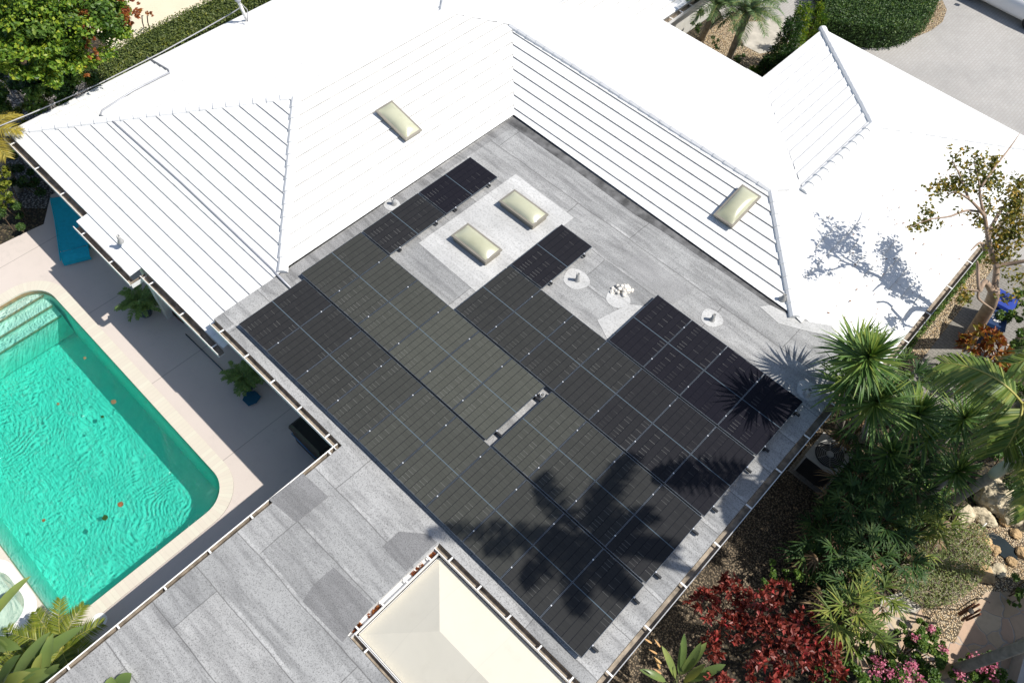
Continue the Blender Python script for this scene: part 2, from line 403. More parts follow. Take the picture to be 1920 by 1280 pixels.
def mk_flag():
    m, nt, b = nmat('flagstone')
    p = pos(nt)
    dv = N(nt, 'ShaderNodeVectorMath', operation='ADD')
    dn = N(nt, 'ShaderNodeTexNoise'); dn.inputs['Scale'].default_value = 2.0; nt.links.new(p, dn.inputs['Vector'])
    sc = N(nt, 'ShaderNodeVectorMath', operation='SCALE'); nt.links.new(dn.outputs['Color'], sc.inputs[0]); sc.inputs['Scale'].default_value = 0.3
    nt.links.new(p, dv.inputs[0]); nt.links.new(sc.outputs[0], dv.inputs[1])
    v = N(nt, 'ShaderNodeTexVoronoi'); nt.links.new(dv.outputs[0], v.inputs['Vector']); v.inputs['Scale'].default_value = 1.9
    e = N(nt, 'ShaderNodeTexVoronoi', feature='DISTANCE_TO_EDGE'); nt.links.new(dv.outputs[0], e.inputs['Vector']); e.inputs['Scale'].default_value = 1.9
    sp = N(nt, 'ShaderNodeSeparateColor'); nt.links.new(v.outputs['Color'], sp.inputs[0])
    col = ramp(nt, sp.outputs[0], [(0, (0.46, 0.34, 0.22)), (0.35, (0.52, 0.40, 0.27)), (0.7, (0.50, 0.33, 0.23)), (1, (0.56, 0.46, 0.32))])
    col = mix(nt, mrange(nt, noise(nt, p, 6.0, 5.0), 0.45, 0.75, 0, 0.5), col, (0.38, 0.28, 0.2))
    col = mix(nt, mrange(nt, e.outputs['Distance'], 0.012, 0.03, 0.85, 0.0), col, (0.36, 0.33, 0.30))
    nt.links.new(col, b.inputs['Base Color'])
    b.inputs['Roughness'].default_value = 0.8
    bump(nt, b, mrange(nt, e.outputs['Distance'], 0.0, 0.04), 0.5, 0.02)
    return m
M['flag'] = mk_flag()
def mk_paver(name, c1, c2, mort, bw, rh, rot=0.0):
    m, nt, b = nmat(name)
    br = N(nt, 'ShaderNodeTexBrick')
    nt.links.new(pos(nt, (1, 1, 1), rot), br.inputs['Vector'])
    br.inputs['Scale'].default_value = 1.0
    br.inputs['Brick Width'].default_value = bw; br.inputs['Row Height'].default_value = rh
    br.inputs['Mortar Size'].default_value = 0.012; br.inputs['Mortar Smooth'].default_value = 0.2
    br.inputs['Color1'].default_value = c4(c1); br.inputs['Color2'].default_value = c4(c2); br.inputs['Mortar'].default_value = c4(mort)
    n = noise(nt, pos(nt), 0.5, 6.0, 0.65)
    col = mix(nt, mrange(nt, n, 0.42, 0.72, 0, 0.5), br.outputs[0], tuple(0.62 * c for c in c1))
    col = mix(nt, mrange(nt, noise(nt, pos(nt), 40, 3), 0.5, 0.8, 0, 0.3), col, tuple(0.5 * c for c in c1))
    nt.links.new(col, b.inputs['Base Color'])
    b.inputs['Roughness'].default_value = 0.85
    b.inputs['Specular IOR Level'].default_value = 0.2
    bump(nt, b, br.outputs['Fac'], -0.4, 0.01)
    return m
M['paver'] = mk_paver('driveway_paver', (0.43, 0.42, 0.40), (0.40, 0.385, 0.365), (0.36, 0.34, 0.31), 0.21, 0.105, R(90))
M['pathpaver'] = mk_paver('path_paver', (0.27, 0.255, 0.225), (0.235, 0.22, 0.195), (0.17, 0.16, 0.14), 0.21, 0.105, 0.0)  # tree shade over the path put into darker pavers
M['cream'] = simple('cream_patio', (0.68, 0.60, 0.44), 0.8, 0.2, var=0.06, vs_=0.7)
M['concrete'] = simple('pale_concrete', (0.45, 0.42, 0.36), 0.85, 0.2, var=0.2, vs_=3)
M['asphalt'] = simple('asphalt', (0.05, 0.05, 0.052), 0.9, 0.2, var=0.3, vs_=20)
M['lime'] = simple('limestone', (0.50, 0.43, 0.30), 0.9, 0.2, var=0.5, vs_=6.5, bmp=1.0, bs=16)
M['rock'] = simple('tan_rock', (0.46, 0.32, 0.17), 0.85, 0.2, var=0.35, vs_=6, bmp=0.6, bs=14)
M['bark'] = simple('copper_bark', (0.33, 0.235, 0.165), 0.5, 0.4, var=0.3, vs_=5, bmp=0.15, bs=14)
M['palmbark'] = simple('grey_palm_bark', (0.27, 0.245, 0.20), 0.85, 0.2, var=0.25, vs_=7, bmp=0.4, bs=18)
M['shaft'] = simple('green_grey_crownshaft', (0.42, 0.46, 0.36), 0.5, 0.4, var=0.12, vs_=4)
M['twig'] = simple('pale_twig', (0.42, 0.36, 0.28), 0.8, 0.2, var=0.3, vs_=6)
M['brownstem'] = simple('brown_stem', (0.12, 0.085, 0.055), 0.9, 0.2, var=0.3, vs_=8)
M['teal'] = simple('teal_sling_fabric', (0.008, 0.38, 0.50), 0.7, 0.3, var=0.1, vs_=10)
M['navy'] = simple('navy_plastic', (0.006, 0.03, 0.10), 0.4, 0.5, var=0.15)
M['cobalt'] = simple('cobalt_plastic', (0.015, 0.045, 0.30), 0.4, 0.5, var=0.15)
M['glaze'] = simple('dark_glazed_pot', (0.012, 0.035, 0.06), 0.2, 0.6, var=0.3)
M['terracotta'] = simple('dark_terracotta', (0.075, 0.045, 0.04), 0.6, 0.3, var=0.2)
M['black'] = simple('black_vinyl', (0.012, 0.013, 0.013), 0.5, 0.4, var=0.3, vs_=4)
M['acgrey'] = simple('grey_ac_cabinet', (0.42, 0.42, 0.40), 0.5, 0.4, metal=0.2, var=0.12)
M['acdark'] = simple('dark_ac_grille', (0.03, 0.032, 0.034), 0.6, 0.3, var=0.3)
M['carwhite'] = simple('white_car_paint', (0.78, 0.78, 0.78), 0.25, 0.6, var=0.02)
M['carglass'] = simple('dark_car_glass', (0.01, 0.012, 0.015), 0.08, 0.7, var=0.1)
M['rust'] = simple('rusty_wood', (0.14, 0.055, 0.028), 0.7, 0.3, var=0.3, vs_=9)
M['wire'] = simple('dark_wire', (0.05, 0.045, 0.04), 0.6, 0.4, metal=0.5)
M['cable'] = simple('grey_cable', (0.42, 0.42, 0.43), 0.6, 0.3)
M['litter'] = simple('brown_leaf_litter', (0.24, 0.105, 0.045), 0.85, 0.2, var=0.5, vs_=25, bmp=0.8, bs=40)
g = lambda *a: leafmat(*a)
M['leaf_tree'] = leafmat('bright_tree_leaf', [(0.0, (0.033, 0.083, 0.011)), (0.4, (0.099, 0.200, 0.019)), (0.7, (0.227, 0.324, 0.028)), (1.0, (0.440, 0.456, 0.041))])
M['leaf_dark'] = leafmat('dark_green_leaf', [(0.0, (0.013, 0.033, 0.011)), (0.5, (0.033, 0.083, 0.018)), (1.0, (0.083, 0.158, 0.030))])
M['leaf_mid'] = leafmat('mid_green_leaf', [(0.0, (0.033, 0.078, 0.014)), (0.5, (0.086, 0.168, 0.024)), (1.0, (0.211, 0.288, 0.048))])
M['leaf_lime'] = leafmat('yellow_green_leaf', [(0.0, (0.05, 0.09, 0.01)), (0.5, (0.16, 0.20, 0.02)), (1.0, (0.34, 0.34, 0.05))])
M['leaf_olive'] = leafmat('olive_amber_leaf', [(0.0, (0.068, 0.095, 0.022)), (0.45, (0.169, 0.176, 0.032)), (0.75, (0.324, 0.243, 0.034)), (1.0, (0.567, 0.297, 0.041))])
M['leaf_hedge'] = leafmat('hedge_leaf', [(0.0, (0.020, 0.050, 0.013)), (0.5, (0.050, 0.106, 0.022)), (1.0, (0.112, 0.175, 0.037))])
M['leaf_hedge2'] = leafmat('pale_hedge_leaf', [(0.0, (0.065, 0.095, 0.025)), (0.5, (0.13, 0.17, 0.045)), (1.0, (0.22, 0.25, 0.07))])  # paler, yellower green than the other hedge leaf
M['leaf_yucca'] = leafmat('yucca_blade', [(0.0, (0.041, 0.097, 0.029)), (0.5, (0.115, 0.212, 0.046)), (1.0, (0.355, 0.405, 0.081))], 0.22, 0.45, 0.35)
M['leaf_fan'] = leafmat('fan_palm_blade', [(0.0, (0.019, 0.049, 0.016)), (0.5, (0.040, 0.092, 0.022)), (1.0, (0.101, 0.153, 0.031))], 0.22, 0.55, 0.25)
M['leaf_fan2'] = leafmat('sunlit_fan_blade', [(0.0, (0.059, 0.106, 0.023)), (0.5, (0.156, 0.211, 0.036)), (1.0, (0.352, 0.341, 0.065))], 0.24, 0.55, 0.25)  # lit copy of the fan blade: sunlight put into a brighter colour
M['leaf_coco'] = leafmat('coconut_leaflet', [(0.0, (0.061, 0.122, 0.024)), (0.5, (0.162, 0.244, 0.049)), (1.0, (0.424, 0.423, 0.098))], 0.28, 0.42, 0.4)
M['leaf_phx'] = leafmat('phoenix_leaflet', [(0.0, (0.048, 0.090, 0.036)), (0.5, (0.108, 0.180, 0.060)), (1.0, (0.216, 0.288, 0.096))], 0.22, 0.4, 0.4)
M['leaf_gold'] = leafmat('golden_palm_leaflet', [(0.0, (0.16, 0.15, 0.02)), (0.5, (0.34, 0.27, 0.04)), (1.0, (0.52, 0.42, 0.09))])
M['rachis'] = simple('yellow_rachis', (0.36, 0.33, 0.08), 0.5, 0.4, var=0.2)
M['leaf_fern'] = leafmat('fern_leaflet', [(0.0, (0.09, 0.16, 0.045)), (0.5, (0.17, 0.27, 0.07)), (1.0, (0.26, 0.36, 0.11))])
M['leaf_red'] = leafmat('copperleaf_red', [(0.0, (0.076, 0.015, 0.013)), (0.4, (0.202, 0.045, 0.032)), (0.75, (0.354, 0.070, 0.051)), (1.0, (0.607, 0.045, 0.063))], 0.25, 0.4, 0.4)
M['leaf_croton'] = leafmat('croton_leaf', [(0.0, (0.12, 0.022, 0.012)), (0.35, (0.28, 0.07, 0.02)), (0.6, (0.40, 0.20, 0.05)), (0.8, (0.30, 0.26, 0.04)), (1.0, (0.09, 0.17, 0.03))], 0.2, 0.3, 0.5)
M['leaf_pink'] = leafmat('pink_bract', [(0.0, (0.50, 0.10, 0.20)), (0.5, (0.66, 0.20, 0.31)), (1.0, (0.72, 0.40, 0.42))], 0.3)
M['leaf_rust'] = leafmat('rust_red_leaf', [(0.0, (0.14, 0.03, 0.015)), (0.5, (0.26, 0.07, 0.02)), (1.0, (0.36, 0.16, 0.03))])
M['leaf_grey'] = leafmat('grey_green_groundcover', [(0.0, (0.108, 0.142, 0.047)), (0.5, (0.216, 0.270, 0.088)), (1.0, (0.365, 0.365, 0.149))])
M['leaf_banana'] = leafmat('broad_blade', [(0.0, (0.11, 0.18, 0.05)), (0.5, (0.20, 0.27, 0.08)), (1.0, (0.40, 0.40, 0.10))], 0.3, 0.35, 0.45)
M['leaf_dry'] = leafmat('dry_leaf', [(0.0, (0.14, 0.09, 0.05)), (0.5, (0.26, 0.17, 0.09)), (1.0, (0.40, 0.28, 0.15))])
M['leaf_orange'] = leafmat('orange_bract', [(0.0, (0.45, 0.16, 0.02)), (1.0, (0.60, 0.36, 0.08))])

# ------------------------------------------------------------------ helpers: meshes
ORG = {}
class MB:
    def __init__(self): self.v, self.f, self.m, self.uv = [], [], [], []
    def add(self, vs, fs, mi=0, uvs=None):
        o = len(self.v)
        self.v += [tuple(q) for q in vs]
        for k, f in enumerate(fs):
            self.f.append(tuple(o + i for i in f)); self.m.append(mi)
            self.uv.append(uvs[k] if uvs else None)
    def box(self, a, b, mi=0):
        x0, y0, z0 = a; x1, y1, z1 = b
        vs = [(x0, y0, z0), (x1, y0, z0), (x1, y1, z0), (x0, y1, z0), (x0, y0, z1), (x1, y0, z1), (x1, y1, z1), (x0, y1, z1)]
        self.add(vs, [(3, 2, 1, 0), (4, 5, 6, 7), (0, 1, 5, 4), (1, 2, 6, 5), (2, 3, 7, 6), (3, 0, 4, 7)], mi)
    def beam(self, p, q, w, h, up=(0, 0, 1), mi=0):
        p, q = Vector(p), Vector(q); d = (q - p).normalized(); s = d.cross(Vector(up)).normalized() * (w / 2); u = s.cross(d).normalized() * h
        vs = [p - s, p + s, p + s + u, p - s + u, q - s, q + s, q + s + u, q - s + u]
        self.add(vs, [(0, 1, 2, 3), (7, 6, 5, 4), (0, 4, 5, 1), (1, 5, 6, 2), (2, 6, 7, 3), (3, 7, 4, 0)], mi)
    def tube(self, pts, rad, seg=8, mi=0, cap=True):
        pts = [Vector(p) for p in pts]
        if not hasattr(rad, '__len__'): rad = [rad] * len(pts)
        ring = []; prev = None
        for i, p in enumerate(pts):
            d = (pts[min(i + 1, len(pts) - 1)] - pts[max(i - 1, 0)]).normalized()
            if prev is None:
                a = d.cross(Vector((0, 0, 1)));
                if a.length < 0.05: a = d.cross(Vector((1, 0, 0)))
            else: a = prev - d * prev.dot(d)
            a.normalize(); prev = a; b = d.cross(a)
            ring.append([p + (a * math.cos(2 * math.pi * k / seg) + b * math.sin(2 * math.pi * k / seg)) * rad[i] for k in range(seg)])
        vs = [q for r in ring for q in r]; fs = []
        for i in range(len(pts) - 1):
            for k in range(seg):
                fs.append((i * seg + k, i * seg + (k + 1) % seg, (i + 1) * seg + (k + 1) % seg, (i + 1) * seg + k))
        if cap: fs += [tuple(range(seg))[::-1], tuple((len(pts) - 1) * seg + k for k in range(seg))]
        self.add(vs, fs, mi)
    def lathe(self, c, prof, seg=20, mi=0):
        c = Vector(c); vs = []; fs = []
        for r, z in prof:
            for k in range(seg):
                a = 2 * math.pi * k / seg; vs.append(c + Vector((r * math.cos(a), r * math.sin(a), z)))
        for i in range(len(prof) - 1):
            for k in range(seg): fs.append((i * seg + k, i * seg + (k + 1) % seg, (i + 1) * seg + (k + 1) % seg, (i + 1) * seg + k))
        fs.append(tuple((len(prof) - 1) * seg + k for k in range(seg)))
        self.add(vs, fs, mi)
    def sheet(self, pts, z=None, mi=0):
        vs = [Vector((p[0], p[1], p[2] if z is None else z)) for p in pts]
        self.add(vs, [tuple(range(len(vs)))], mi)
    def slab(self, pts, z0, z1, mi=0, side=None):
        """a prism over a plan outline; the top and the bottom are single polygons"""
        n = len(pts); vs = [(p[0], p[1], z1) for p in pts] + [(p[0], p[1], z0) for p in pts]
        self.add(vs, [tuple(range(n)), tuple(range(2 * n - 1, n - 1, -1))], mi)
        self.add(vs, [(i, n + i, n + (i + 1) % n, (i + 1) % n) for i in range(n)], mi if side is None else side)
    def build(self, name, mats, parent=None, smooth=False):
        me = bpy.data.meshes.new(name)
        o = bpy.data.objects.new(name, me)
        org = ORG.get(parent.name, Vector((0, 0, 0))) if parent else Vector((0, 0, 0))
        me.from_pydata([(x - org[0], y - org[1], z - org[2]) for x, y, z in self.v], [], self.f)
        mats = mats if isinstance(mats, (list, tuple)) else [mats]
        for q in mats: me.materials.append(q)
        if len(mats) > 1: me.polygons.foreach_set('material_index', self.m)
        if any(u is not None for u in self.uv):
            ul = me.uv_layers.new(name='UVMap'); i = 0; flat = []
            for f, u in zip(self.f, self.uv):
                for k in range(len(f)): flat += list(u[k]) if u else [0.0, 0.0]
            ul.data.foreach_set('uv', flat)
        if smooth: me.polygons.foreach_set('use_smooth', [True] * len(me.polygons))
        me.update()
        C.objects.link(o)
        if parent:
            o.parent = parent; ORG[o.name] = org
        return o
def tag(o, label, cat, group=None, kind=None):
    o['label'] = label
    if cat: o['category'] = cat
    if group: o['group'] = group
    if kind: o['kind'] = kind
    return o
def thing(name, label, cat, loc, group=None):
    o = bpy.data.objects.new(name, None); o.empty_display_size = 0.3
    C.objects.link(o); o.location = loc; ORG[o.name] = Vector(loc)
    return tag(o, label, cat, group)
def structure(o): o['kind'] = 'structure'; return o
def copy_thing(o, loc, label, group=None):
    r = o.copy(); C.objects.link(r); r.location = loc; r['label'] = label
    if group: r['group'] = group
    for ch in list(o.children):
        c = ch.copy(); C.objects.link(c); c.parent = r
        for gch in list(ch.children):
            d = gch.copy(); C.objects.link(d); d.parent = c
    return r
def rv(s=1.0): return Vector((rnd.gauss(0, s), rnd.gauss(0, s), rnd.gauss(0, s)))

# ------------------------------------------------------------------ ground and paving
PX0, PX1, PY0, PY1 = -7.20, 1.75, -6.78, -2.30      # the pool's water outline
def rrect(x0, x1, y0, y1, r, n=10):
    out = []
    for cx, cy, a0 in ((x1 - r, y1 - r, 0), (x0 + r, y1 - r, 90), (x0 + r, y0 + r, 180), (x1 - r, y0 + r, 270)):
        for k in range(n + 1):
            a = R(a0 + 90 * k / n); out.append((cx + r * math.cos(a), cy + r * math.sin(a)))
    return out
def ring_sheet(mb, inner, outer, z, mi=0):
    n = len(inner)
    mb.add([(x, y, z) for x, y in inner] + [(x, y, z) for x, y in outer], [(i, n + i, n + (i + 1) % n, (i + 1) % n) for i in range(n)], mi)
def square_out(inner, x0, x1, y0, y1):
    """for every point of a rounded outline, a point on the border of a rectangle (same order)"""
    cx, cy = (PX0 + PX1) / 2, (PY0 + PY1) / 2; out = []
    n = len(inner) // 4
    cor = ((x1, y1), (x0, y1), (x0, y0), (x1, y0))
    for q in range(4):
        for k in range(n):
            px, py = inner[q * n + k]
            t = k / (n - 1)
            c = cor[q]
            if q in (0, 2): a = (c[0], py); b = (px, c[1])
            else: a = (px, c[1]); b = (c[0], py)
            out.append((a[0] + (c[0] - a[0]) * min(1, 2 * t), a[1] + (c[1] - a[1]) * min(1, 2 * t)) if t < 0.5 else (c[0] + (b[0] - c[0]) * (2 * t - 1), c[1] + (b[1] - c[1]) * (2 * t - 1)))
    return out
RIM = rrect(PX0, PX1, PY0, PY1, 0.75)
COP = rrect(PX0 - 0.33, PX1 + 0.33, PY0 - 0.33, PY1 + 0.33, 1.08)
mb = MB(); ring_sheet(mb, rrect(PX0 - 0.2, PX1 + 0.2, PY0 - 0.2, PY1 + 0.2, 0.9), square_out(RIM, -260, 260, -260, 260), -0.05)
structure(mb.build('ground', M['soil']))
mb = MB(); ring_sheet(mb, COP, square_out(RIM, -8.6, 4.6, -8.6, 0.9), 0.0)
structure(mb.build('deck', M['deck']))
mb = MB(); mb.sheet([(-8.6, -8.6), (-8.6, 0.9), (-9.9, 0.9)] + [tuple(G(x, y))[:2] for x, y in ((95, 366), (82, 420), (60, 430), (0, 459), (-80, 500))] + [(-13.5, -8.6)], 0.0)
structure(mb.build('deck', M['deck']))

pool = thing('swimming_pool', 'long turquoise swimming pool with rounded corners and entry steps beside the pale deck', 'pool', (-2.7, -4.5, 0))
mb = MB(); n = len(RIM); per = 0.0; uvs = []; fs = []
vs = [(x, y, 0.012) for x, y in RIM] + [(x, y, 0.012) for x, y in COP] + [(x, y, -0.04) for x, y in RIM]
for i in range(n):
    j = (i + 1) % n
    L = math.dist(COP[i], COP[j]); fs.append((i, n + i, n + j, j)); uvs.append([(per, 0), (per, 1), (per + L, 1), (per + L, 0)])
    fs.append((2 * n + i, i, j, 2 * n + j)); uvs.append([(per, 0), (per, 1), (per + L, 1), (per + L, 0)]); per += L
mb.add(vs, fs, 0, uvs); mb.build('coping', M['coping'], pool)
mb = MB()
def wall_ring(mb, z0, z1, inset0, inset1, mi):
    a = rrect(PX0 + inset0, PX1 - inset0, PY0 + inset0, PY1 - inset0, 0.75 - inset0)
    b = rrect(PX0 + inset1, PX1 - inset1, PY0 + inset1, PY1 - inset1, 0.75 - inset1)
    k = len(a)
    mb.add([(x, y, z0) for x, y in a] + [(x, y, z1) for x, y in b], [(i, (i + 1) % k, k + (i + 1) % k, k + i) for i in range(k)], mi)
    return b
wall_ring(mb, -0.04, -0.18, 0.0, 0.0, 1)
b_ = wall_ring(mb, -0.18, -1.55, 0.0, 0.12, 0)
mb.add([(x, y, -1.55) for x, y in b_], [tuple(range(len(b_)))], 0)
mb.build('basin', [M['plaster'], M['waterline']], pool)
for k, (xx, zz) in enumerate(((-6.93, -0.20), (-6.61, -0.38), (-6.30, -0.56))):
    mb = MB(); mb.box((PX0 + 0.05, PY0 + 0.6 - 0.55 * (k > 0), -1.5 + 0.01 * k), (xx, PY1 - 0.13 - 0.12 * (k == 0), zz))
    mb.box((xx, PY0 + 0.7, zz - 0.06), (xx + 0.03, PY1 - 0.15, zz + 0.003), 1)
    mb.build('step', [M['steps'], M['waterline']], pool)
q = G(235, 984, -1.53); mb = MB(); mb.lathe((q.x, q.y, -1.545), [(0.17, 0), (0.17, 0.02), (0.14, 0.03)], 20); mb.build('drain_cover', M['white'], pool)
mb = MB(); w_ = rrect(PX0 - 0.004, PX1 + 0.004, PY0 - 0.004, PY1 + 0.004, 0.754); mb.slab(w_, -1.62, -0.11)
tag(structure(mb.build('pool_water', M['water'])), 'rippled turquoise pool water', None)
# the small spa that shares the pool's far wall
spa = thing('spa_basin', 'small pale green shallow basin joined to the long side of the pool', 'spa', (0.2, -7.9, 0))
mb = MB(); sp_ = rrect(-0.55, 0.95, -9.2, -6.98, 0.5)
mb.add([(x, y, 0.016) for x, y in sp_] + [(x, y, 0.016) for x, y in rrect(-0.8, 1.2, -9.45, -6.80, 0.55)], [(i, len(sp_) + i, len(sp_) + (i + 1) % len(sp_), (i + 1) % len(sp_)) for i in range(len(sp_))])
mb.build('rim', M['white'], spa)
mb = MB(); mb.add([(x, y, 0.008) for x, y in sp_], [tuple(range(len(sp_)))]); mb.build('floor', M['steps'], spa)
mb = MB(); mb.add([(x, y, 0.0125) for x, y in sp_], [tuple(range(len(sp_)))]); structure(mb.build('spa_water', M['spa_water']))

def ground_sheet(name, pts, z, mat, zf=True):
    mb = MB(); mb.sheet(pts, z); return structure(mb.build(name, mat))
ground_sheet('driveway', [(3.6, 19.0), (30, 19.0), (30, 40), (-6, 40), (-6, 26)], -0.03, M['paver'])
ground_sheet('path', [(12.05, 11.4), (13.6, 11.8), (13.7, 19.1), (12.05, 19.1)], -0.026, M['pathpaver'])
ground_sheet('gravel_strip', [(11.62, 10.6), (12.05, 10.6), (12.05, 19.0), (11.62, 19.0)], -0.022, M['pebble'])
ground_sheet('gravel_bed', [(10.4, -3.0), (12.45, -3.0), (12.6, 9.6), (10.4, 9.6)], -0.03, M['mulch'])
ground_sheet('courtyard_gravel', [(-1.0, 16.2), (3.6, 16.2), (3.6, 22.2), (-1.0, 24.0)], -0.024, M['pebble'])
cy = [G(x, y) for x, y in ((1425, 40), (1470, 30), (1468, 60), (1455, 95), (1425, 100), (1395, 85), (1385, 60), (1400, 40))]
ground_sheet('courtyard_path', cy, -0.018, M['concrete'])
ground_sheet('patio', [(-30, 4.6), (-13.2, 4.6), (-13.0, 22), (-30, 22)], -0.02, M['cream'])
ground_sheet('gravel_border', [(-16, -4.5), (-11.0, -2.2), (-9.0, -0.2), (-9.2, 1.0), (-11, 3.0), (-16, 3.0)], -0.03, M['greygravel'])
fp = [G(x, y) for x, y in ((1602, 1180), (1640, 1140), (1700, 1115), (1760, 1120), (1800, 1130), (1840, 1108), (1925, 1108), (1990, 1160), (1925, 1290), (1800, 1330), (1700, 1330), (1600, 1250))]
ground_sheet('flagstone_path', fp, -0.018, M['flag'])
pb = [G(x, y) for x, y in ((1700, 1000), (1800, 970), (1870, 980), (1960, 1010), (1960, 1110), (1850, 1108), (1815, 1150), (1790, 1205), (1745, 1190), (1720, 1120), (1690, 1130), (1660, 1080))]
ground_sheet('pebble_bed', pb, -0.012, M['pebble'])
cs = [G(x, y) for x, y in ((1655, 1120), (1690, 1108), (1728, 1140), (1715, 1148), (1648, 1146))]
ground_sheet('concrete_pad', cs, -0.008, M['concrete'])
gq = [G(x, y) for x, y in ((1548, 45), (1600, 30), (1700, 20), (1768, 0), (1776, 18), (1768, 40), (1748, 56), (1715, 70), (1680, 75), (1640, 73), (1590, 62), (1550, 48))]
ground_sheet('hedge_gravel', gq, -0.02, M['pebble'])

# ------------------------------------------------------------------ the house
house = thing('house', 'low L shaped house with white tiled hip roofs round a grey flat roof', 'house', (0, 5, 0))
FZ = 2.90
L1 = 0.0
def plane_strips(mb, poly, course=0.345, th=0.034, smin=None):
    P = [Vector(p) for p in poly]
    nrm = Vector((0, 0, 0))
    for i in range(len(P)):
        a, b = P[i], P[(i + 1) % len(P)]
        nrm += Vector(((a.y - b.y) * (a.z + b.z), (a.z - b.z) * (a.x + b.x), (a.x - b.x) * (a.y + b.y)))
    nrm.normalize()
    if nrm.z < 0: nrm = -nrm; P = P[::-1]
    d = Vector((nrm.x, nrm.y, 0)).normalized()
    up = Vector((-d.x, -d.y, 0)); up.z = -(nrm.x * up.x + nrm.y * up.y) / nrm.z; up.normalize()
    ta = nrm.cross(up)
    o = P[0]
    q = [((p - o).dot(ta), (p - o).dot(up)) for p in P]
    if smin is None: smin = min(s for t, s in q)
    smax = max(s for t, s in q)
    def clip(pts, val, keep_above):
        out = []
        for i in range(len(pts)):
            a, b = pts[i], pts[(i + 1) % len(pts)]
            ia = a[1] >= val - 1e-9 if keep_above else a[1] <= val + 1e-9
            ib = b[1] >= val - 1e-9 if keep_above else b[1] <= val + 1e-9
            if ia: out.append(a)
            if ia != ib:
                k = (val - a[1]) / (b[1] - a[1]); out.append((a[0] + (b[0] - a[0]) * k, val))
        return out
    k = 0
    while smin + k * course < smax - 0.02:
        a, b = smin + k * course, smin + (k + 1) * course
        c = clip(clip(q, a, True), b, False); k += 1
        if len(c) < 3: continue
        hh = lambda s: th * (1 - (s - a) / course) + 0.004
        vs = [o + ta * t + up * s + nrm * hh(s) for t, s in c]
        mb.add(vs, [tuple(range(len(vs)))], 0, [[(t + 50, s - smin + 1e-4) for t, s in c]])
        for i in range(len(c)):
            p0, p1 = c[i], c[(i + 1) % len(c)]
            if abs(p0[1] - a) < 1e-6 and abs(p1[1] - a) < 1e-6:
                A = [o + ta * p0[0] + up * a, o + ta * p1[0] + up * a]
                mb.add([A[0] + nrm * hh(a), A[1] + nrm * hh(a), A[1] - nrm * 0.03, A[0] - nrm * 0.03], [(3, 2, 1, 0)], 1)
EX, EY = -10.15, -0.52
AP1 = (-4.50, 5.35, 3.80); R1E = (-4.50, 10.83, 3.80)
R2S, R2E = (-2.95, 12.25, 3.50), (6.48, 12.28, 3.48)
R3S, R3E = (7.05, 13.0, 3.36), (7.05, 16.79, 3.36)
HF1, HF2, VF = (-0.62, 1.70, 2.94), (9.05, 9.69, 2.94), (-0.58, 9.87, 2.945)
def zP5(x): return 3.36 - 0.21 * (x - 7.05)
faces = {
 'hip_end': [(EX, EY, 2.4), (-0.62, EY, 2.4), HF1, AP1],
 'hip_end_low': [(-0.62, EY, 2.4), (-0.12, EY, 2.4), (-0.12, -0.2, 2.4 + 0.2385 * 0.32), (-0.62, -0.2, 2.4 + 0.2385 * 0.32)],
 'pool_side_slope': [HF1, VF, R2S, R1E, AP1],
 'far_slope': [(EX, EY, 2.4), AP1, R1E, (EX, 17.3, 2.4)],
 'inner_slope': [VF, HF2, R2E, R2S],
 'garden_slope': [HF2, (11.30, 9.3, zP5(11.3)), (11.30, 21.0, zP5(11.3)), R3E, R3S, R2E],
 'back_slope': [R1E, R2S, R2E, R3S, (3.2, 17.3, 2.4), (EX, 17.3, 2.4)],
 'front_slope': [(3.2, 17.3, 2.4), R3S, R3E, (3.2, 21.0, 2.4)],
 'front_hip': [(3.2, 21.0, 2.4), R3E, (11.30, 21.0, zP5(11.3))],
 'rear_wing_slope': [(-0.78, 17.0, 2.4), (-0.78, 27, 2.4), (-3.2, 27, 2.97), (-3.2, 14.55, 2.97)],
 'rear_wing_far': [(-3.2, 14.55, 2.97), (-3.2, 27, 2.97), (-5.6, 27, 2.4), (-5.6, 17.0, 2.4)],
}
mb = MB()
for k, v in faces.items():
    if k == 'hip_end_low': continue
    plane_strips(mb, v)
plane_strips(mb, faces['hip_end_low'])
# the piece of eave that steps out over the pool deck
sl_ = 0.2385
plane_strips(mb, [(-6.02, -0.86, 2.4 - sl_ * 0.34), (-3.52, -0.86, 2.4 - sl_ * 0.34), (-3.52, EY + 0.01, 2.4), (-6.02, EY + 0.01, 2.4)], 0.36)
roof = mb.build('tile_roof', [M['tile'], M['tile_edge']], house)
roof['label'] = 'white painted flat tile hip roofs'
def caps(mb, p, q, wd=0.26, ht=0.078, L=0.36):
    p, q = Vector(p), Vector(q); d = (q - p).normalized(); s = d.cross(Vector((0, 0, 1))).normalized(); u = s.cross(d).normalized()
    n = max(1, int((q - p).length / L)); L = (q - p).length / n
    for i in range(n):
        a = p + d * (L * i - 0.04); b = p + d * (L * (i + 1) + 0.01)
        jig = rnd.uniform(-0.006, 0.006)
        def sec(c, k, lift):
            return [c + s * (x * wd / 2 * k + jig) + u * (z * ht * k + lift) for x, z in ((-1, -0.55), (-0.92, 0.25), (-0.5, 0.85), (0, 1.0), (0.5, 0.85), (0.92, 0.25), (1, -0.55))]
        A, B = sec(a, 1.06, 0.022), sec(b, 0.94, 0.0)
        mb.add(A + B, [(j, j + 1, 8 + j, 7 + j) for j in range(6)] + [tuple(range(6, -1, -1))])
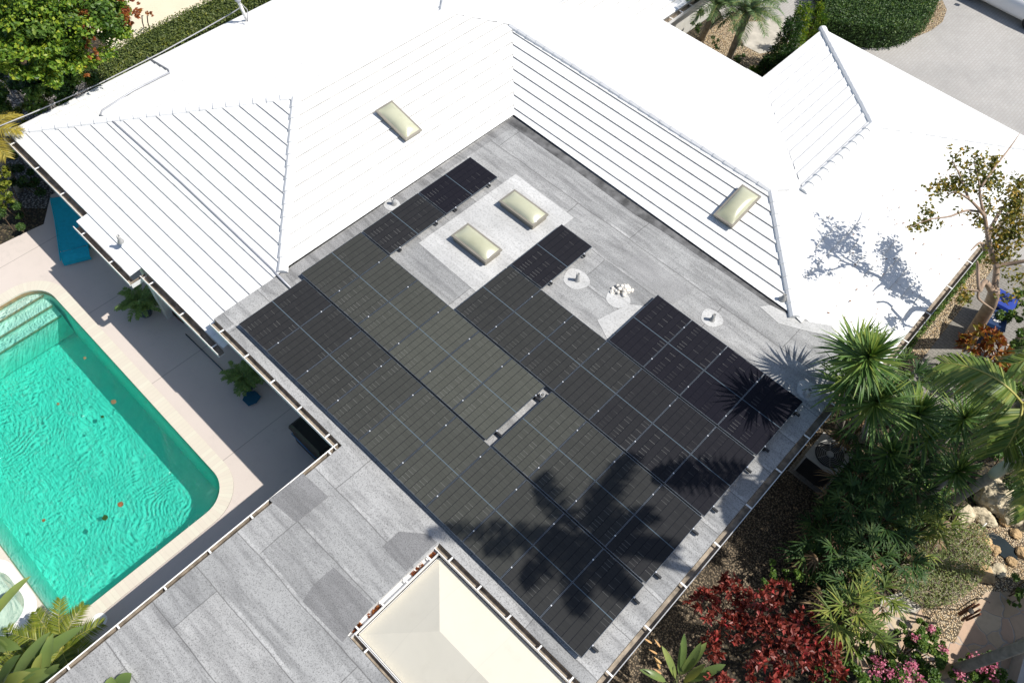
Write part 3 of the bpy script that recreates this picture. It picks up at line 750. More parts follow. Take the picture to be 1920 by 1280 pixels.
for nm, segs in (('hip_cap', [((EX, EY, 2.43), AP1)]), ('hip_cap', [(HF1, AP1)]), ('ridge_cap', [(R1E, AP1)]), ('hip_cap', [((EX, 17.3, 2.4), R1E)]), ('ridge_cap', [(R2S, R2E)]), ('hip_cap', [(HF2, R2E)]), ('ridge_cap', [(R3S, R3E)]), ('hip_cap', [((3.2, 21.0, 2.42), R3E)]), ('hip_cap', [((11.3, 21.0, 2.49), R3E)])):
    mb = MB()
    for a, b in segs: caps(mb, a, b)
    mb.build(nm, M['cap'], roof)
# flat roof
flat = [(-0.62, -0.28), (3.98, -0.28), (3.98, -9.8), (15.5, -9.8), (15.5, -2.72), (7.00, -2.72), (7.00, -0.30), (10.96, -0.30), (10.96, 9.0), (10.25, 9.84), (-0.62, 9.93)]
mb = MB(); mb.slab(flat, 2.62, FZ, 0, 1)
bm = bmesh.new(); fr_ = mb.build('flat_roof', [M['membrane'], M['white']], house)
bm.from_mesh(fr_.data); bmesh.ops.triangulate(bm, faces=[f for f in bm.faces if len(f.verts) > 4]); bm.to_mesh(fr_.data); bm.free()
fr_['label'] = 'grey granular flat roof in lapped strips'
def roofpatch(name, pts, mat, z=FZ + 0.004, edge=0.0):
    mb = MB(); mb.sheet([G(x, y, z) for x, y in pts], z); return mb.build(name, mat, fr_)
roofpatch('flashing', [(948, 228), (965, 217), (1100, 318), (1240, 415), (1400, 525), (1488, 592), (1470, 590), (1385, 530), (1240, 432), (1190, 402), (1080, 320)], M['flash'])
roofpatch('flashing', [(946, 231), (958, 240), (885, 288), (800, 345), (690, 425), (600, 492), (548, 530), (536, 515), (546, 500), (640, 437), (740, 370), (850, 297)], M['edge_dirt'])
roofpatch('membrane_patch', [(504, 936), (568, 887), (616, 931), (556, 979)], M['patch_dark'])
roofpatch('membrane_patch', [(568, 1127), (588, 1095), (626, 1063), (700, 1133), (642, 1203)], M['patch_dark'])
roofpatch('membrane_patch', [(717, 1024), (748, 996), (800, 1000), (819, 1016), (762, 1070)], M['patch_dark'])
roofpatch('membrane_patch', [(1165, 500), (1200, 470), (1300, 545), (1262, 570), (1240, 556)], M['patch_mid'])['label'] = 'darker membrane patch'
for cpt, rx in (((1080, 524), 0.33), ((1334, 597), 0.27), ((1515, 733), 0.28), ((1158, 560), 0.30), ((735, 384), 0.22)):
    c = G(*cpt, FZ); mb = MB()
    mb.sheet([(c.x + rx * math.cos(t) * (1 + 0.1 * math.sin(3 * t)), c.y + rx * math.sin(t) * (1 + 0.08 * math.cos(2 * t)), 0) for t in [2 * math.pi * k / 24 for k in range(24)]], FZ + 0.008)
    mb.build('sealant_patch', M['patch_light'], fr_)
for q4 in ([(880, 398), (1040, 395), (1046, 420), (1000, 448), (905, 440)], ):
    pass
for (x0, y0, x1, y1) in ((1.0, 4.7, 3.12, 8.2),):
    mb = MB(); mb.sheet([(x0, y0), (x1, y0 - 0.05), (x1 + 0.05, y1), (x0 + 0.03, y1 + 0.04)], FZ + 0.006); mb.build('sealant_patch', M['patch_light'], fr_)
mb = MB(); mb.sheet([G(x, y, FZ + 0.006) for x, y in ((1120, 600), (1180, 570), (1215, 575), (1160, 632), (1138, 634))], FZ + 0.006); mb.build('sealant_patch', M['patch_light'], fr_)
mb = MB(); mb.sheet([G(x, y, FZ + 0.006) for x, y in ((1425, 575), (1445, 572), (1500, 600), (1560, 610), (1572, 632), (1520, 622), (1460, 606))], FZ + 0.006); mb.build('sealant_patch', M['patch_light'], fr_)
# walls below the eaves
mb = MB()
mb.box((-9.5, 0.15, -0.04), (-0.3, 16.6, 2.36)); mb.box((-0.3, 0.3, -0.04), (10.5, 9.6, 2.60)); mb.box((-0.3, 9.6, -0.04), (10.6, 16.6, 2.35)); mb.box((3.9, 16.6, -0.04), (10.6, 20.3, 2.34)); mb.box((-5.0, 16.6, -0.04), (-1.5, 26.6, 2.34))
mb.box((4.5, -9.5, -0.04), (6.4, 0.3, 2.58)); mb.box((6.4, -9.5, -0.04), (15.0, -3.3, 2.57))
mb.build('wall', M['stucco'], house)['label'] = 'pale stucco walls'
mb = MB(); cpt = G(315, 598, 0); mb.box((cpt.x - 0.22, cpt.y, -0.02), (cpt.x + 0.02, cpt.y + 0.5, 2.34)); mb.build('porch_column', M['stucco'], house)
# gutters
def gutter(path, out, wd=0.13, dp=0.12, z=FZ - 0.01, step=0.95, ph=0.4, debris=None, inner=None):
    """open trough along a straight run; out = unit vector away from the roof"""
    p, q = Vector((path[0][0], path[0][1], 0)), Vector((path[1][0], path[1][1], 0)); o = Vector((out[0], out[1], 0)); d = (q - p).normalized()
    prof = [(0.0, z), (0.0, z - dp), (wd, z - dp - 0.003), (wd + 0.012, z - 0.012), (wd + 0.03, z), (wd + 0.03, z - 0.02), (wd + 0.028, z - dp - 0.02), (-0.004, z - dp - 0.02)]
    mb = MB(); A = [p + o * a + Vector((0, 0, b)) for a, b in prof]; B = [q + o * a + Vector((0, 0, b)) for a, b in prof]
    n = len(prof); vs = A + B; flip = d.cross(o).z < 0
    for j in range(n - 1):
        f = (j, j + 1, n + j + 1, n + j); f = f if not flip else f[::-1]
        mb.add(vs, [f], 1 if j in (0, 1, 2) else 0)
    mb.add(A, [tuple(range(n))]); mb.add(B, [tuple(range(n))[::-1]])
    gm = mb.build('gutter', [M['white'], M['gutter_in'] if inner is None else inner], house)
    s = ph
    while s < (q - p).length - 0.1:
        mb = MB(); c = p + d * s
        mb.beam(c + Vector((0, 0, z - 0.012)), c + o * (wd + 0.02) + Vector((0, 0, z - 0.006)), 0.035, 0.012)
        mb.build('gutter_strap', M['white'], gm); s += step
    return gm
gutter([(-0.62, -0.29), (3.96, -0.29)], (0, -1), wd=0.11)
gutter([(3.965, -0.32), (3.965, -9.8)], (-1, 0), wd=0.075, ph=0.25, step=1.0)
gutter([(10.97, -0.3), (10.97, 9.0)], (1, 0), wd=0.13, ph=0.5, step=1.15)
gutter([(7.0, -0.31), (10.96, -0.31)], (0, -1), wd=0.10, step=0.8)
gutter([(7.01, -0.45), (7.01, -2.71)], (1, 0), wd=0.10, step=0.62, ph=0.2, inner=M['white'])
gutter([(7.12, -2.71), (15.4, -2.71)], (0, 1), wd=0.08, step=0.9)
gutter([(EX, -0.53), (-6.04, -0.53)], (0, -1), z=2.34, step=1.3)
gutter([(-6.02, -0.87), (-3.42, -0.87)], (0, -1), z=2.27, wd=0.10, step=1.3)
gutter([(-3.42, -0.98), (-3.42, -0.55)], (1, 0), z=2.275, wd=0.05, step=2)
gutter([(-3.39, -0.53), (-0.14, -0.53)], (0, -1), z=2.34, step=1.3)
gutter([(11.31, 9.9), (11.31, 20.9)], (1, 0), z=zP5(11.3) - 0.03, step=1.2)
gutter([(-0.77, 16.75), (-0.77, 27.0)], (1, 0), z=2.37, step=0.55, inner=M['gutter_in'])
gutter([(2.55, 17.31), (3.35, 17.31)], (0, 1), z=2.34, step=1.5)
for a, b in ((7.28, 0.3), (9.2, 0.6)): pass
for k, (yy, ln) in enumerate(((-0.55, 0.14), (-0.95, 0.3), (-2.05, 0.34), (-2.5, 0.2))):
    mb = MB()
    for _ in range(60):
        c = Vector((7.02 + rnd.uniform(0.005, 0.09), yy - ln / 2 + rnd.uniform(0, ln), FZ - 0.125 + rnd.uniform(0, 0.05))); d = rv().normalized() * 0.045; e = rv().normalized() * 0.02
        mb.add([c - d, c + e, c + d, c - e], [(0, 1, 2, 3)])
    tag(mb.build('leaf_litter', M['leaf_rust']), ['brown leaf litter in gutter at the top corner of the canopy notch', 'largest rust brown leaf heap in the gutter beside the canopy', 'rust brown leaf heap lower down in the gutter beside the canopy', 'small brown leaf heap near the lower end of the canopy gutter'][k], 'leaf litter', 'leaf heaps in the gutter')
# skylights
def skylight(c, ax, ay, nrm, L, Wd, curb=0.16):
    c, ax, ay, nrm = Vector(c), Vector(ax).normalized(), Vector(ay).normalized(), Vector(nrm).normalized()
    def P(x, y, z): return c + ax * x + ay * y + nrm * z
    mb = MB(); a, b = L / 2, Wd / 2; e = 0.035
    o = [(-a, -b), (a, -b), (a, b), (-a, b)]; i_ = [(-a + 0.055, -b + 0.055), (a - 0.055, -b + 0.055), (a - 0.055, b - 0.055), (-a + 0.055, b - 0.055)]; c_ = [(-a + e, -b + e), (a - e, -b + e), (a - e, b - e), (-a + e, b - e)]
    vs = [P(x, y, -0.04) for x, y in c_] + [P(x, y, curb - 0.05) for x, y in c_] + [P(x, y, curb - 0.05) for x, y in o] + [P(x, y, curb) for x, y in o] + [P(x, y, curb + 0.006) for x, y in i_]
    fs = []
    for s in range(4):
        for j in range(4): fs.append((s * 4 + j, s * 4 + (j + 1) % 4, s * 4 + 4 + (j + 1) % 4, s * 4 + 4 + j))
    mb.add(vs, fs); sk = mb.build('skylight', M['bronze'], house)
    mb = MB(); n = 14; vs = []; fs = []
    for i in range(n + 1):
        for j in range(n + 1):
            u, v = i / n * 2 - 1, j / n * 2 - 1
            h = 0.13 * ((1 - abs(u) ** 2.6) * (1 - abs(v) ** 2.2)) ** 0.7
            vs.append(P(u * (a - 0.055), v * (b - 0.055), curb + 0.004 + h))
    for i in range(n):
        for j in range(n): fs.append((i * (n + 1) + j, (i + 1) * (n + 1) + j, (i + 1) * (n + 1) + j + 1, i * (n + 1) + j + 1))
    mb.add(vs, fs); mb.build('dome', M['dome'], sk, smooth=True)
    return sk
skylight((2.11, 5.655, FZ), (1, 0, 0), (0, 1, 0), (0, 0, 1), 1.22, 0.60, 0.20)['label'] = 'flat roof skylight nearer the pool'
skylight((2.125, 7.37, FZ), (1, 0, 0), (0, 1, 0), (0, 0, 1), 1.22, 0.60, 0.20)['label'] = 'flat roof skylight farther from the pool'
n1 = Vector((0.218, 0, 1)).normalized(); c1 = Vector((-2.21, 6.97, 3.46)) - n1 * 0.12
skylight(c1, (1, 0, -0.218), (0, 1, 0), n1, 1.24, 0.60, 0.13)['label'] = 'skylight in the white tiles nearest the pool'
n4 = Vector((0, -0.22, 1)).normalized(); c4_ = Vector((6.125, 11.22, 3.425)) - n4 * 0.12
skylight(c4_, (0, 1, 0.22), (-1, 0, 0), n4, 1.22, 0.61, 0.13)['label'] = 'skylight in the white tiles near the garden end'
# vent pipes
def vent(px, py, z, h, r=0.045, lean=(0, 0)):
    c = G(px, py, z); mb = MB()
    mb.lathe((c.x, c.y, z - 0.03), [(r * 1.9, 0), (r * 1.6, 0.05), (r * 1.05, 0.08), (r, h + 0.03), (r * 0.72, h + 0.03), (r * 0.7, h - 0.08)], 14)
    o = mb.build('vent_pipe', [M['lead'], M['dark']], house, True)
    return o
vent(1335, 600, FZ, 0.23); vent(1082, 526, FZ, 0.27); vent(738.5, 383, FZ, 0.2, 0.05); vent(1512, 740, FZ, 0.24, 0.055); vent(1016, 744, FZ, 0.13, 0.06)
vent(226, 452, 2.66, 0.2); vent(1468, 560, 3.0, 0.16, 0.05)
c = G(1166, 545, FZ); mb = MB()
for k in range(60):
    q = Vector((rnd.gauss(0, 0.055), rnd.gauss(0, 0.12), 0)); q = Vector((q.x * 0.7 + q.y * 0.7, -q.x * 0.7 + q.y * 0.9, rnd.uniform(0.02, 0.2) * max(0.2, 1 - q.length * 3)))
    mb.lathe(c + q - Vector((0, 0, 0.06)), [(0.04, 0), (0.05, 0.03), (0.035, 0.06), (0.008, 0.07)], 7)
mb.build('sealed_vent', M['foam'], house, True)['label'] = 'lumpy white vent cap smeared with sealant'
# conduit that climbs the tiled hip end
def zH(y): return 2.4 + 0.2385 * (y - EY) + 0.05
def zF(x): return 2.4 + 0.2478 * (x - EX) + 0.05
def on_plane(px, py, fz, axis):
    z = 3.0
    for _ in range(30):
        p = G(px, py, z); z = fz(p.x if axis == 0 else p.y)
    return G(px, py, z)
cd_ = [G(546, 541, FZ + 0.04), G(518, 513, FZ + 0.05)] + [on_plane(x, y, zH, 1) for x, y in ((512, 506), (440, 437), (340, 342), (270, 279), (214, 229))] + [on_plane(x, y, zF, 0) for x, y in ((188, 216), (192, 207), (250, 170), (318, 136), (316, 131), (276, 108))]
mb = MB(); mb.tube(cd_, 0.027, 8); mb.build('conduit', M['conduit'], house, True)
mb = MB()
for _ in range(130):
    x, y = rnd.gauss(10.0, 0.9), rnd.uniform(10.4, 17.5)
    if x < 11.2:
        q = Vector((x, y, zP5(x) + 0.05)); d = rv(); d.z *= 0.2; d = d.normalized() * rnd.uniform(0.012, 0.045); e = d.cross(Vector((0, 0, 1))) * 0.45
        mb.add([q - d, q + e, q + d + Vector((0, 0, 0.01)), q - e], [(0, 1, 2, 3)])
tag(mb.build('fallen_leaves', M['litter']), 'tiny dry leaves fallen on the white tiles below the tree', None, None, 'stuff')
# service mast with its cable
mp_ = G(465, 41, 2.5); mt_ = G(446, 1, 3.3)
mast = thing('service_mast', 'white service mast with a weatherhead standing at the far eave', 'mast', (mp_.x, mp_.y, 2.4))
mb = MB(); mb.tube([mp_ + Vector((0, 0, -0.1)), (mp_ + mt_) / 2, mt_], 0.05, 10); mb.lathe(mp_ + Vector((0, 0, -0.06)), [(0.14, 0), (0.12, 0.06), (0.05, 0.1)], 14); mb.build('pole', M['white'], mast, True)
mb = MB(); mb.lathe(mt_, [(0.05, -0.05), (0.1, 0.0), (0.11, 0.08), (0.03, 0.15)], 12); mb.build('weatherhead', M['conduit'], mast, True)
mb = MB(); mb.tube([mt_, mt_ + Vector((0.25, 0.1, -0.25)), mt_ + Vector((0.28, 0.0, -0.6)), mp_ + Vector((0.1, -0.1, 0.25))], 0.012, 6); mb.build('wire', M['cable'], mast, True)
mb = MB(); cp = [G(452, 14, 3.0), G(436, 24, 2.75), G(380, 56, 2.6), G(300, 100, 2.5), G(180, 160, 2.5), G(60, 212, 2.6), G(-120, 285, 2.9)]
mb.tube(cp, 0.017, 6); tag(mb.build('overhead_cable', M['cable'], None, True), 'thin grey service cable strung along the far tiled eave', 'cable')

# ------------------------------------------------------------------ solar array
U, V = 1.05, 1.935
PW, PL = 1.038, 1.888
def make_panel():
    t = thing('solar_panel', '', 'solar panel', (0, 0, 0), 'black solar panels on the flat roof')
    mb = MB(); e = 0.008; z0, z1 = -0.038, 0.0
    mb.box((0, 0, z0), (PW, e, z1)); mb.box((0, PL - e, z0), (PW, PL, z1)); mb.box((0, e, z0), (e, PL - e, z1)); mb.box((PW - e, e, z0), (PW, PL - e, z1))
    mb.build('frame', M['frame'], t)
    mb = MB(); mb.add([(e, e, -0.003), (PW - e, e, -0.003), (PW - e, PL - e, -0.003), (e, PL - e, -0.003)], [(0, 1, 2, 3)], 0, [[(-0.03, -0.12), (6.03, -0.12), (6.03, 20.12), (-0.03, 20.12)]])
    mb.add([(e, e, -0.008), (PW - e, e, -0.008), (PW - e, PL - e, -0.008), (e, PL - e, -0.008)], [(3, 2, 1, 0)], 1)
    mb.build('cell_sheet', [M['cells'], M['rail']], t)
    for yy in (0.17 * PL, 0.83 * PL):
        mb = MB(); mb.lathe((PW + 0.006, yy, -0.02), [(0.017, 0), (0.017, 0.026), (0.011, 0.032)], 10); mb.build('clamp', M['clamp'], t)
    return t
rows = {
 0: [(i, i) for i in range(10)],
 1: [(i, i - 0.17) for i in range(6)] + [(i, i) for i in range(6, 10)],
 2: [(0, -0.17)] + [(i, i + 0.015) for i in range(3, 10)],
 3: [(0, -0.17), (3, 3.015)] + [(i, i + 0.015) for i in range(6, 10)],
}
sheen_wt = {0: [.25, .36, .50, .63, .74, .76, .68, .52, .38, .30], 1: [.55, .70, .84, .94, 1.0, .96, .78, .56, .38, .28], 2: [.25, 0, 0, .42, .42, .40, .33, .24, .16, .11], 3: [.08, 0, 0, .16, 0, 0, .10, .08, .06, .05]}  # olive sheen across the array painted as cell colour, dimmer under the palm shadow
rown = ['row nearest the pool', 'second row from the pool', 'third row from the pool', 'row farthest from the pool']
ordn = ['first', 'second', 'third', 'fourth', 'fifth', 'sixth', 'seventh', 'eighth', 'ninth', 'tenth']
cnum = ['topmost', 'second', 'third', 'fourth', 'fifth', 'sixth', 'seventh', 'eighth', 'ninth', 'lowest']
proto = None
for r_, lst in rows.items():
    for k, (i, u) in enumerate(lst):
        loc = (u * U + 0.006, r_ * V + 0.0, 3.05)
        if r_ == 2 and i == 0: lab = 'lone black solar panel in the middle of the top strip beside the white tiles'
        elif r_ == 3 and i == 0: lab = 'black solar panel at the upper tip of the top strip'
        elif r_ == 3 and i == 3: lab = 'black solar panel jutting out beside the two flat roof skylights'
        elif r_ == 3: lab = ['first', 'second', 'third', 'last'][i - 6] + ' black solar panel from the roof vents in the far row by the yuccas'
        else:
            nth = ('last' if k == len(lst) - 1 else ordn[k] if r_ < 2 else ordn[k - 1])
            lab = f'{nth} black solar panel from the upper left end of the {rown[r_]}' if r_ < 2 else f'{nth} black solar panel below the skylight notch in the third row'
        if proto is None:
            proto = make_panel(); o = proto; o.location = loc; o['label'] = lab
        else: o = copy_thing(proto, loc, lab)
        wv = max(0, min(1, sheen_wt[r_][i] + rnd.uniform(-0.03, 0.03)))
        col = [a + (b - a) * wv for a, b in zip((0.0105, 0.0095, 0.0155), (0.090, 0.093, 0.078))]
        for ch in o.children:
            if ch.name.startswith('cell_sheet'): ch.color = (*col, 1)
            if ch.name.startswith('clamp') and (k == len(lst) - 1 or (r_ == 3 and i in (0, 3)) or (r_ == 2 and i == 0)): ch.hide_render = False
# aluminium rails that carry the modules, with feet on the membrane
rl = [(0, -0.01, 10.14), (1, -0.19, 10.14), (2, 2.99, 10.14), (3, 5.99, 10.14), (2, -0.19, 0.87), (3, -0.19, 0.87), (3, 3.0, 4.06)]
names = ['pool row', 'second row', 'third row', 'far row', 'top strip middle', 'top strip tip', 'skylight panel']
for k, (r_, a, b) in enumerate(rl):
    for q, f in enumerate((0.17, 0.83)):
        y = r_ * V + f * PL
        t = thing('mounting_rail', f'dark mounting rail under the {names[k]} panels, ' + ('pool side' if q == 0 else 'tile side'), 'rail', (a * U, y, FZ), 'mounting rails under the solar panels')
        mb = MB(); mb.box((a * U, y - 0.02, FZ + 0.045), (b * U, y + 0.02, FZ + 0.105)); mb.build('bar', M['rail'], t)
        x = a * U + 0.12
        mb = MB()
        while x < b * U:
            mb.box((x - 0.03, y - 0.035, FZ + 0.003), (x + 0.03, y + 0.035, FZ + 0.045)); x += 1.03
        mb.build('foot', M['rail'], t)

# ------------------------------------------------------------------ cream canopy in the notch
can = thing('canopy', 'cream canvas hipped canopy filling the notch in the flat roof', 'canopy', (10, -1.5, 2.6))
x0, x1, y0, y1, ze, za = 7.17, 14.5, -2.55, -0.47, 2.72, 3.16
P = [(x0, y0, ze), (x1, y0, ze), (x1, y1, ze), (x0, y1, ze), (x0 + 1.12, (y0 + y1) / 2, za), (x1 - 1.1, (y0 + y1) / 2, za)]
def gridface(mb, a, b, c, d, n=8):
    a, b, c, d = map(Vector, (a, b, c, d)); vs = []; fs = []
    for i in range(n + 1):
        for j in range(n + 1):
            s, t = i / n, j / n; p = (a.lerp(b, s)).lerp(d.lerp(c, s), t)
            sag = 0.008 * math.sin(math.pi * t) * math.sin(math.pi * s); vs.append(p - Vector((0, 0, sag)))
    for i in range(n):
        for j in range(n): fs.append((i * (n + 1) + j, (i + 1) * (n + 1) + j, (i + 1) * (n + 1) + j + 1, i * (n + 1) + j + 1))
    mb.add(vs, fs)
for q4 in ((P[0], P[1], P[5], P[4]), (P[1], P[2], P[5], P[5]), (P[2], P[3], P[4], P[5]), (P[3], P[0], P[4], P[4])):
    mb = MB(); gridface(mb, *q4); mb.build('canvas_panel', M['canvas'], can, True)
mb = MB()
for a, b in ((0, 1), (1, 2), (2, 3), (3, 0)): mb.beam(Vector(P[a]) - Vector((0, 0, 0.12)), Vector(P[b]) - Vector((0, 0, 0.12)), 0.05, 0.1)
mb.build('frame', M['white'], can)
for xx, yy in ((x0 + 0.1, y0 + 0.1), (x1 - 0.1, y0 + 0.1), (x1 - 0.1, y1 - 0.1), (x0 + 0.1, y1 - 0.1)):
    mb = MB(); mb.box((xx - 0.04, yy - 0.04, -0.05), (xx + 0.04, yy + 0.04, 2.62)); mb.build('post', M['white'], can)

# ------------------------------------------------------------------ poolside things
# lounger
hd, ft = G(121, 366, 0.45), G(142, 500, 0.33)
ft = hd + (ft - hd).normalized() * min(2.35, (ft - hd).length); ft.z = 0.30
t = thing('sun_lounger', 'teal blue sling sun lounger in the shade by the tiled eave', 'sun lounger', (hd.x, hd.y, 0))
ax = Vector((ft.x - hd.x, ft.y - hd.y, 0)); LL = ax.length; ax.normalize(); ay = Vector((-ax.y, ax.x, 0))
prof = [(0.0, 0.46), (0.12, 0.47), (0.35, 0.42), (0.75, 0.34), (1.2, 0.31), (1.8, 0.30), (LL - 0.33, 0.30)]
mb = MB(); vs = []; fs = []
for s, z in prof:
    for yv, dz in ((-0.36, 0.0), (-0.2, -0.02), (0, -0.03), (0.2, -0.02), (0.36, 0.0)): vs.append(Vector((hd.x, hd.y, 0)) + ax * s + ay * yv + Vector((0, 0, z + dz)))
for i in range(len(prof) - 1):
    for j in range(4): fs.append((i * 5 + j, i * 5 + j + 1, i * 5 + 6 + j, i * 5 + 5 + j))
mb.add(vs, fs); mb.build('sling', M['teal'], t, True)
mb = MB(); vs = []; fs = []
for s, z in ((LL - 0.30, 0.30), (LL - 0.15, 0.27), (LL, 0.18), (LL + 0.01, 0.05)):
    for yv in (-0.37, 0.37): vs.append(Vector((hd.x, hd.y, 0)) + ax * s + ay * yv + Vector((0, 0, z)))
for i in range(3): fs.append((i * 2, i * 2 + 1, i * 2 + 3, i * 2 + 2))
mb.add(vs, fs); mb.build('foot_panel', M['teal'], t)
mb = MB()
for sy in (-0.38, 0.38): mb.tube([Vector((hd.x, hd.y, 0)) + ax * s + ay * sy + Vector((0, 0, z + 0.005)) for s, z in prof + [(LL, 0.28)]], 0.02, 8)
mb.build('frame', M['teal'], t, True)
for s in (0.45, LL - 0.5):
    for sy in (-0.36, 0.36):
        mb = MB(); b0 = Vector((hd.x, hd.y, 0)) + ax * s + ay * sy; mb.tube([b0 + Vector((0, 0, 0.34)), b0 + ax * 0.06 + Vector((0, 0, 0.0))], 0.02, 8); mb.build('leg', M['teal'], t, True)
# potted ferns
def blade(mb, base, az, el, L, wd, droop, nseg=4, mi=0, prof=None, fold=0.0):
    """one strap leaf: starts at base with azimuth/elevation, bends down by droop (radians)"""
    p = Vector(base); h = Vector((math.cos(az), math.sin(az), 0)); s = Vector((-h.y, h.x, 0)); pts = []
    for i in range(nseg + 1):
        t = i / nseg; e = el - droop * t * t
        wv = wd * (prof(t) if prof else (0.55 + 1.3 * t if t < 0.3 else max(0.02, 0.94 * (1 - ((t - 0.3) / 0.7) ** 1.6) + 0.0)))
        upv = Vector((-h.x * math.sin(e), -h.y * math.sin(e), math.cos(e)))
        pts += [p - s * wv / 2 + upv * fold * wv, p + s * wv / 2 + upv * fold * wv] if not fold else [p - s * wv / 2 + upv * fold * wv, p.copy(), p + s * wv / 2 + upv * fold * wv]
        p = p + (h * math.cos(e) + Vector((0, 0, math.sin(e)))) * (L / nseg)
    k = 3 if fold else 2; fs = []
    for i in range(nseg):
        for j in range(k - 1): fs.append((i * k + j, i * k + j + 1, (i + 1) * k + j + 1, (i + 1) * k + j))
    mb.add(pts, fs, mi)
def frond(mb, base, az, el, L, droop, nl, ll, wd, hang=0.5, mi=0, mr=1, rr=0.014, nseg=14, pinch=0.3, start=0.12):
    """a feather frond: rachis tube plus leaflets on both sides"""
    hang0 = hang; h = Vector((math.cos(az), math.sin(az), 0)); s = Vector((-h.y, h.x, 0)); p = Vector(base); rach = []; dirs = []
    for i in range(nseg + 1):
        t = i / nseg; e = el - droop * t ** 1.4
        rach.append(p.copy()); d = h * math.cos(e) + Vector((0, 0, math.sin(e))); dirs.append(d); p = p + d * (L / nseg)
    mb.tube(rach, [rr * (1 - 0.8 * i / nseg) for i in range(nseg + 1)], 5, mr, False)
    for k in range(nl):
        t = start + (1 - start) * (k + rnd.uniform(-0.3, 0.3)) / nl
        t = min(0.995, max(0.0, t)); x = t * nseg; i = min(nseg - 1, int(x)); f = x - i
        c = rach[i].lerp(rach[i + 1], f); d = dirs[i]; upv = s.cross(d) * -1
        if upv.z < 0: upv = -upv
        lng = ll * (0.45 + 2.2 * t * (1 - t) + (0.1 if t < 0.5 else 0)) * rnd.uniform(0.85, 1.1)
        for sg in (-1, 1):
            hang = hang0 * rnd.uniform(0.75, 1.15)
            out = (s * sg * rnd.uniform(0.8, 1.0) + d * (0.35 + 0.5 * t) + upv * pinch * rnd.uniform(0.5, 1.2)).normalized()
            a = c; f1 = 0.45 if hang < 1.1 else 0.22; b = c + out * lng * f1 + Vector((0, 0, -hang * lng * 0.16)); e_ = b + (out * max(0.06, 1 - hang * 0.6) + Vector((0, 0, -hang))).normalized() * lng * (1 - f1)
            wv = out.cross(Vector((0, 0, 1)) + rv(0.25)).normalized() * wd / 2
            mb.add([a - wv * 0.6, a + wv * 0.6, b + wv, b - wv, e_], [(0, 1, 2, 3), (3, 2, 4)], mi)
def fern(c, label, R_=0.5, seed=1):
    t = thing('potted_fern', label, 'potted plant', (c.x, c.y, 0), 'potted ferns on the pool deck')
    mb = MB(); mb.lathe((c.x, c.y, 0), [(0.15, 0.0), (0.19, 0.1), (0.23, 0.3), (0.22, 0.4), (0.24, 0.43), (0.2, 0.43), (0.18, 0.38)], 20); pot = mb.build('pot', M['glaze'], t, True)
    mb = MB()
    for k in range(46):
        frond(mb, c + Vector((rnd.gauss(0, 0.05), rnd.gauss(0, 0.05), 0.40)), rnd.uniform(0, 6.28), rnd.uniform(0.5, 1.35), R_ * rnd.uniform(0.95, 1.5), rnd.uniform(1.1, 2.1), 26, 0.12, 0.022, 0.2, 0, 1, 0.005, 7)
    mb.build('fronds', [M['leaf_fern'], M['leaf_fern']], t)
fern(G(275, 588, 0), 'potted fern in a dark glazed pot beside the porch column', 0.5)
fern(G(465, 726, 0), 'potted fern in a dark glazed pot beside the pool net', 0.48)
c = G(349, 597, 0); t = thing('flower_pot', 'dark empty pot half hidden under the tiled eave', 'pot', (c.x, c.y, 0))
mb = MB(); mb.lathe((c.x, c.y, 0), [(0.16, 0), (0.22, 0.2), (0.24, 0.36), (0.26, 0.4), (0.21, 0.4), (0.19, 0.3)], 20); mb.build('body', M['terracotta'], t, True)
mb = MB(); mb.lathe((c.x, c.y, 0.30), [(0.19, 0), (0.1, 0.01)], 20); mb.build('soil', M['soil'], t)
# pool net
a, b = G(348, 626, 0.05), G(462, 737, 0.03)
t = thing('pool_net', 'blue leaf net on a long pole lying on the shaded deck', 'pool net', (b.x, b.y, 0))
mb = MB(); mb.tube([a, b], 0.016, 8); mb.build('pole', M['glaze'], t, True)
d = (b - a).normalized(); d.z = 0; s = Vector((-d.y, d.x, 0)); mb = MB()
o_ = [b + d * x + s * y + Vector((0, 0, 0.02)) for x, y in ((0, -0.05), (0.1, -0.2), (0.36, -0.2), (0.43, 0), (0.36, 0.2), (0.1, 0.2), (0, 0.05))]
mb.add(o_ + [q - Vector((0, 0, 0.025)) + (b + d * 0.2 - q) * 0.1 for q in o_], [tuple(range(7))] + [(i, (i + 1) % 7, 7 + (i + 1) % 7, 7 + i) for i in range(7)]); mb.build('net_head', simple('blue_mesh', (0.02, 0.10, 0.16), 0.8, 0.2), t)
# covered grill
t = thing('grill', 'black covered grill in the shaded inner corner of the deck', 'grill', (2.3, -0.3, 0))
mb = MB(); pr = [(-0.02, 0.0, 0.0), (0.02, 0.06, 0.72), (0.06, 0.02, 0.78), (0.07, 0.02, 0.92), (0.14, 0.1, 0.99)]
for k, (i0, i1, z) in enumerate(pr): pass
bx0, bx1, by0, by1 = 1.72, 2.95, -0.42, 0.2
vs = []
for dx, dy, z in ((0.05, 0.05, 0.02), (0.03, 0.04, 0.7), (0.0, 0.0, 0.76), (0.02, 0.02, 0.90), (0.10, 0.08, 0.98)):
    vs += [(bx0 + dx, by0 + dy, z), (bx1 - dx, by0 + dy, z), (bx1 - dx, by1 - dy, z), (bx0 + dx, by1 - dy, z)]
fs = [(s_ * 4 + j, s_ * 4 + (j + 1) % 4, s_ * 4 + 4 + (j + 1) % 4, s_ * 4 + 4 + j) for s_ in range(4) for j in range(4)] + [(16, 17, 18, 19)]
mb.add(vs, fs); mb.build('cover', M['black'], t)
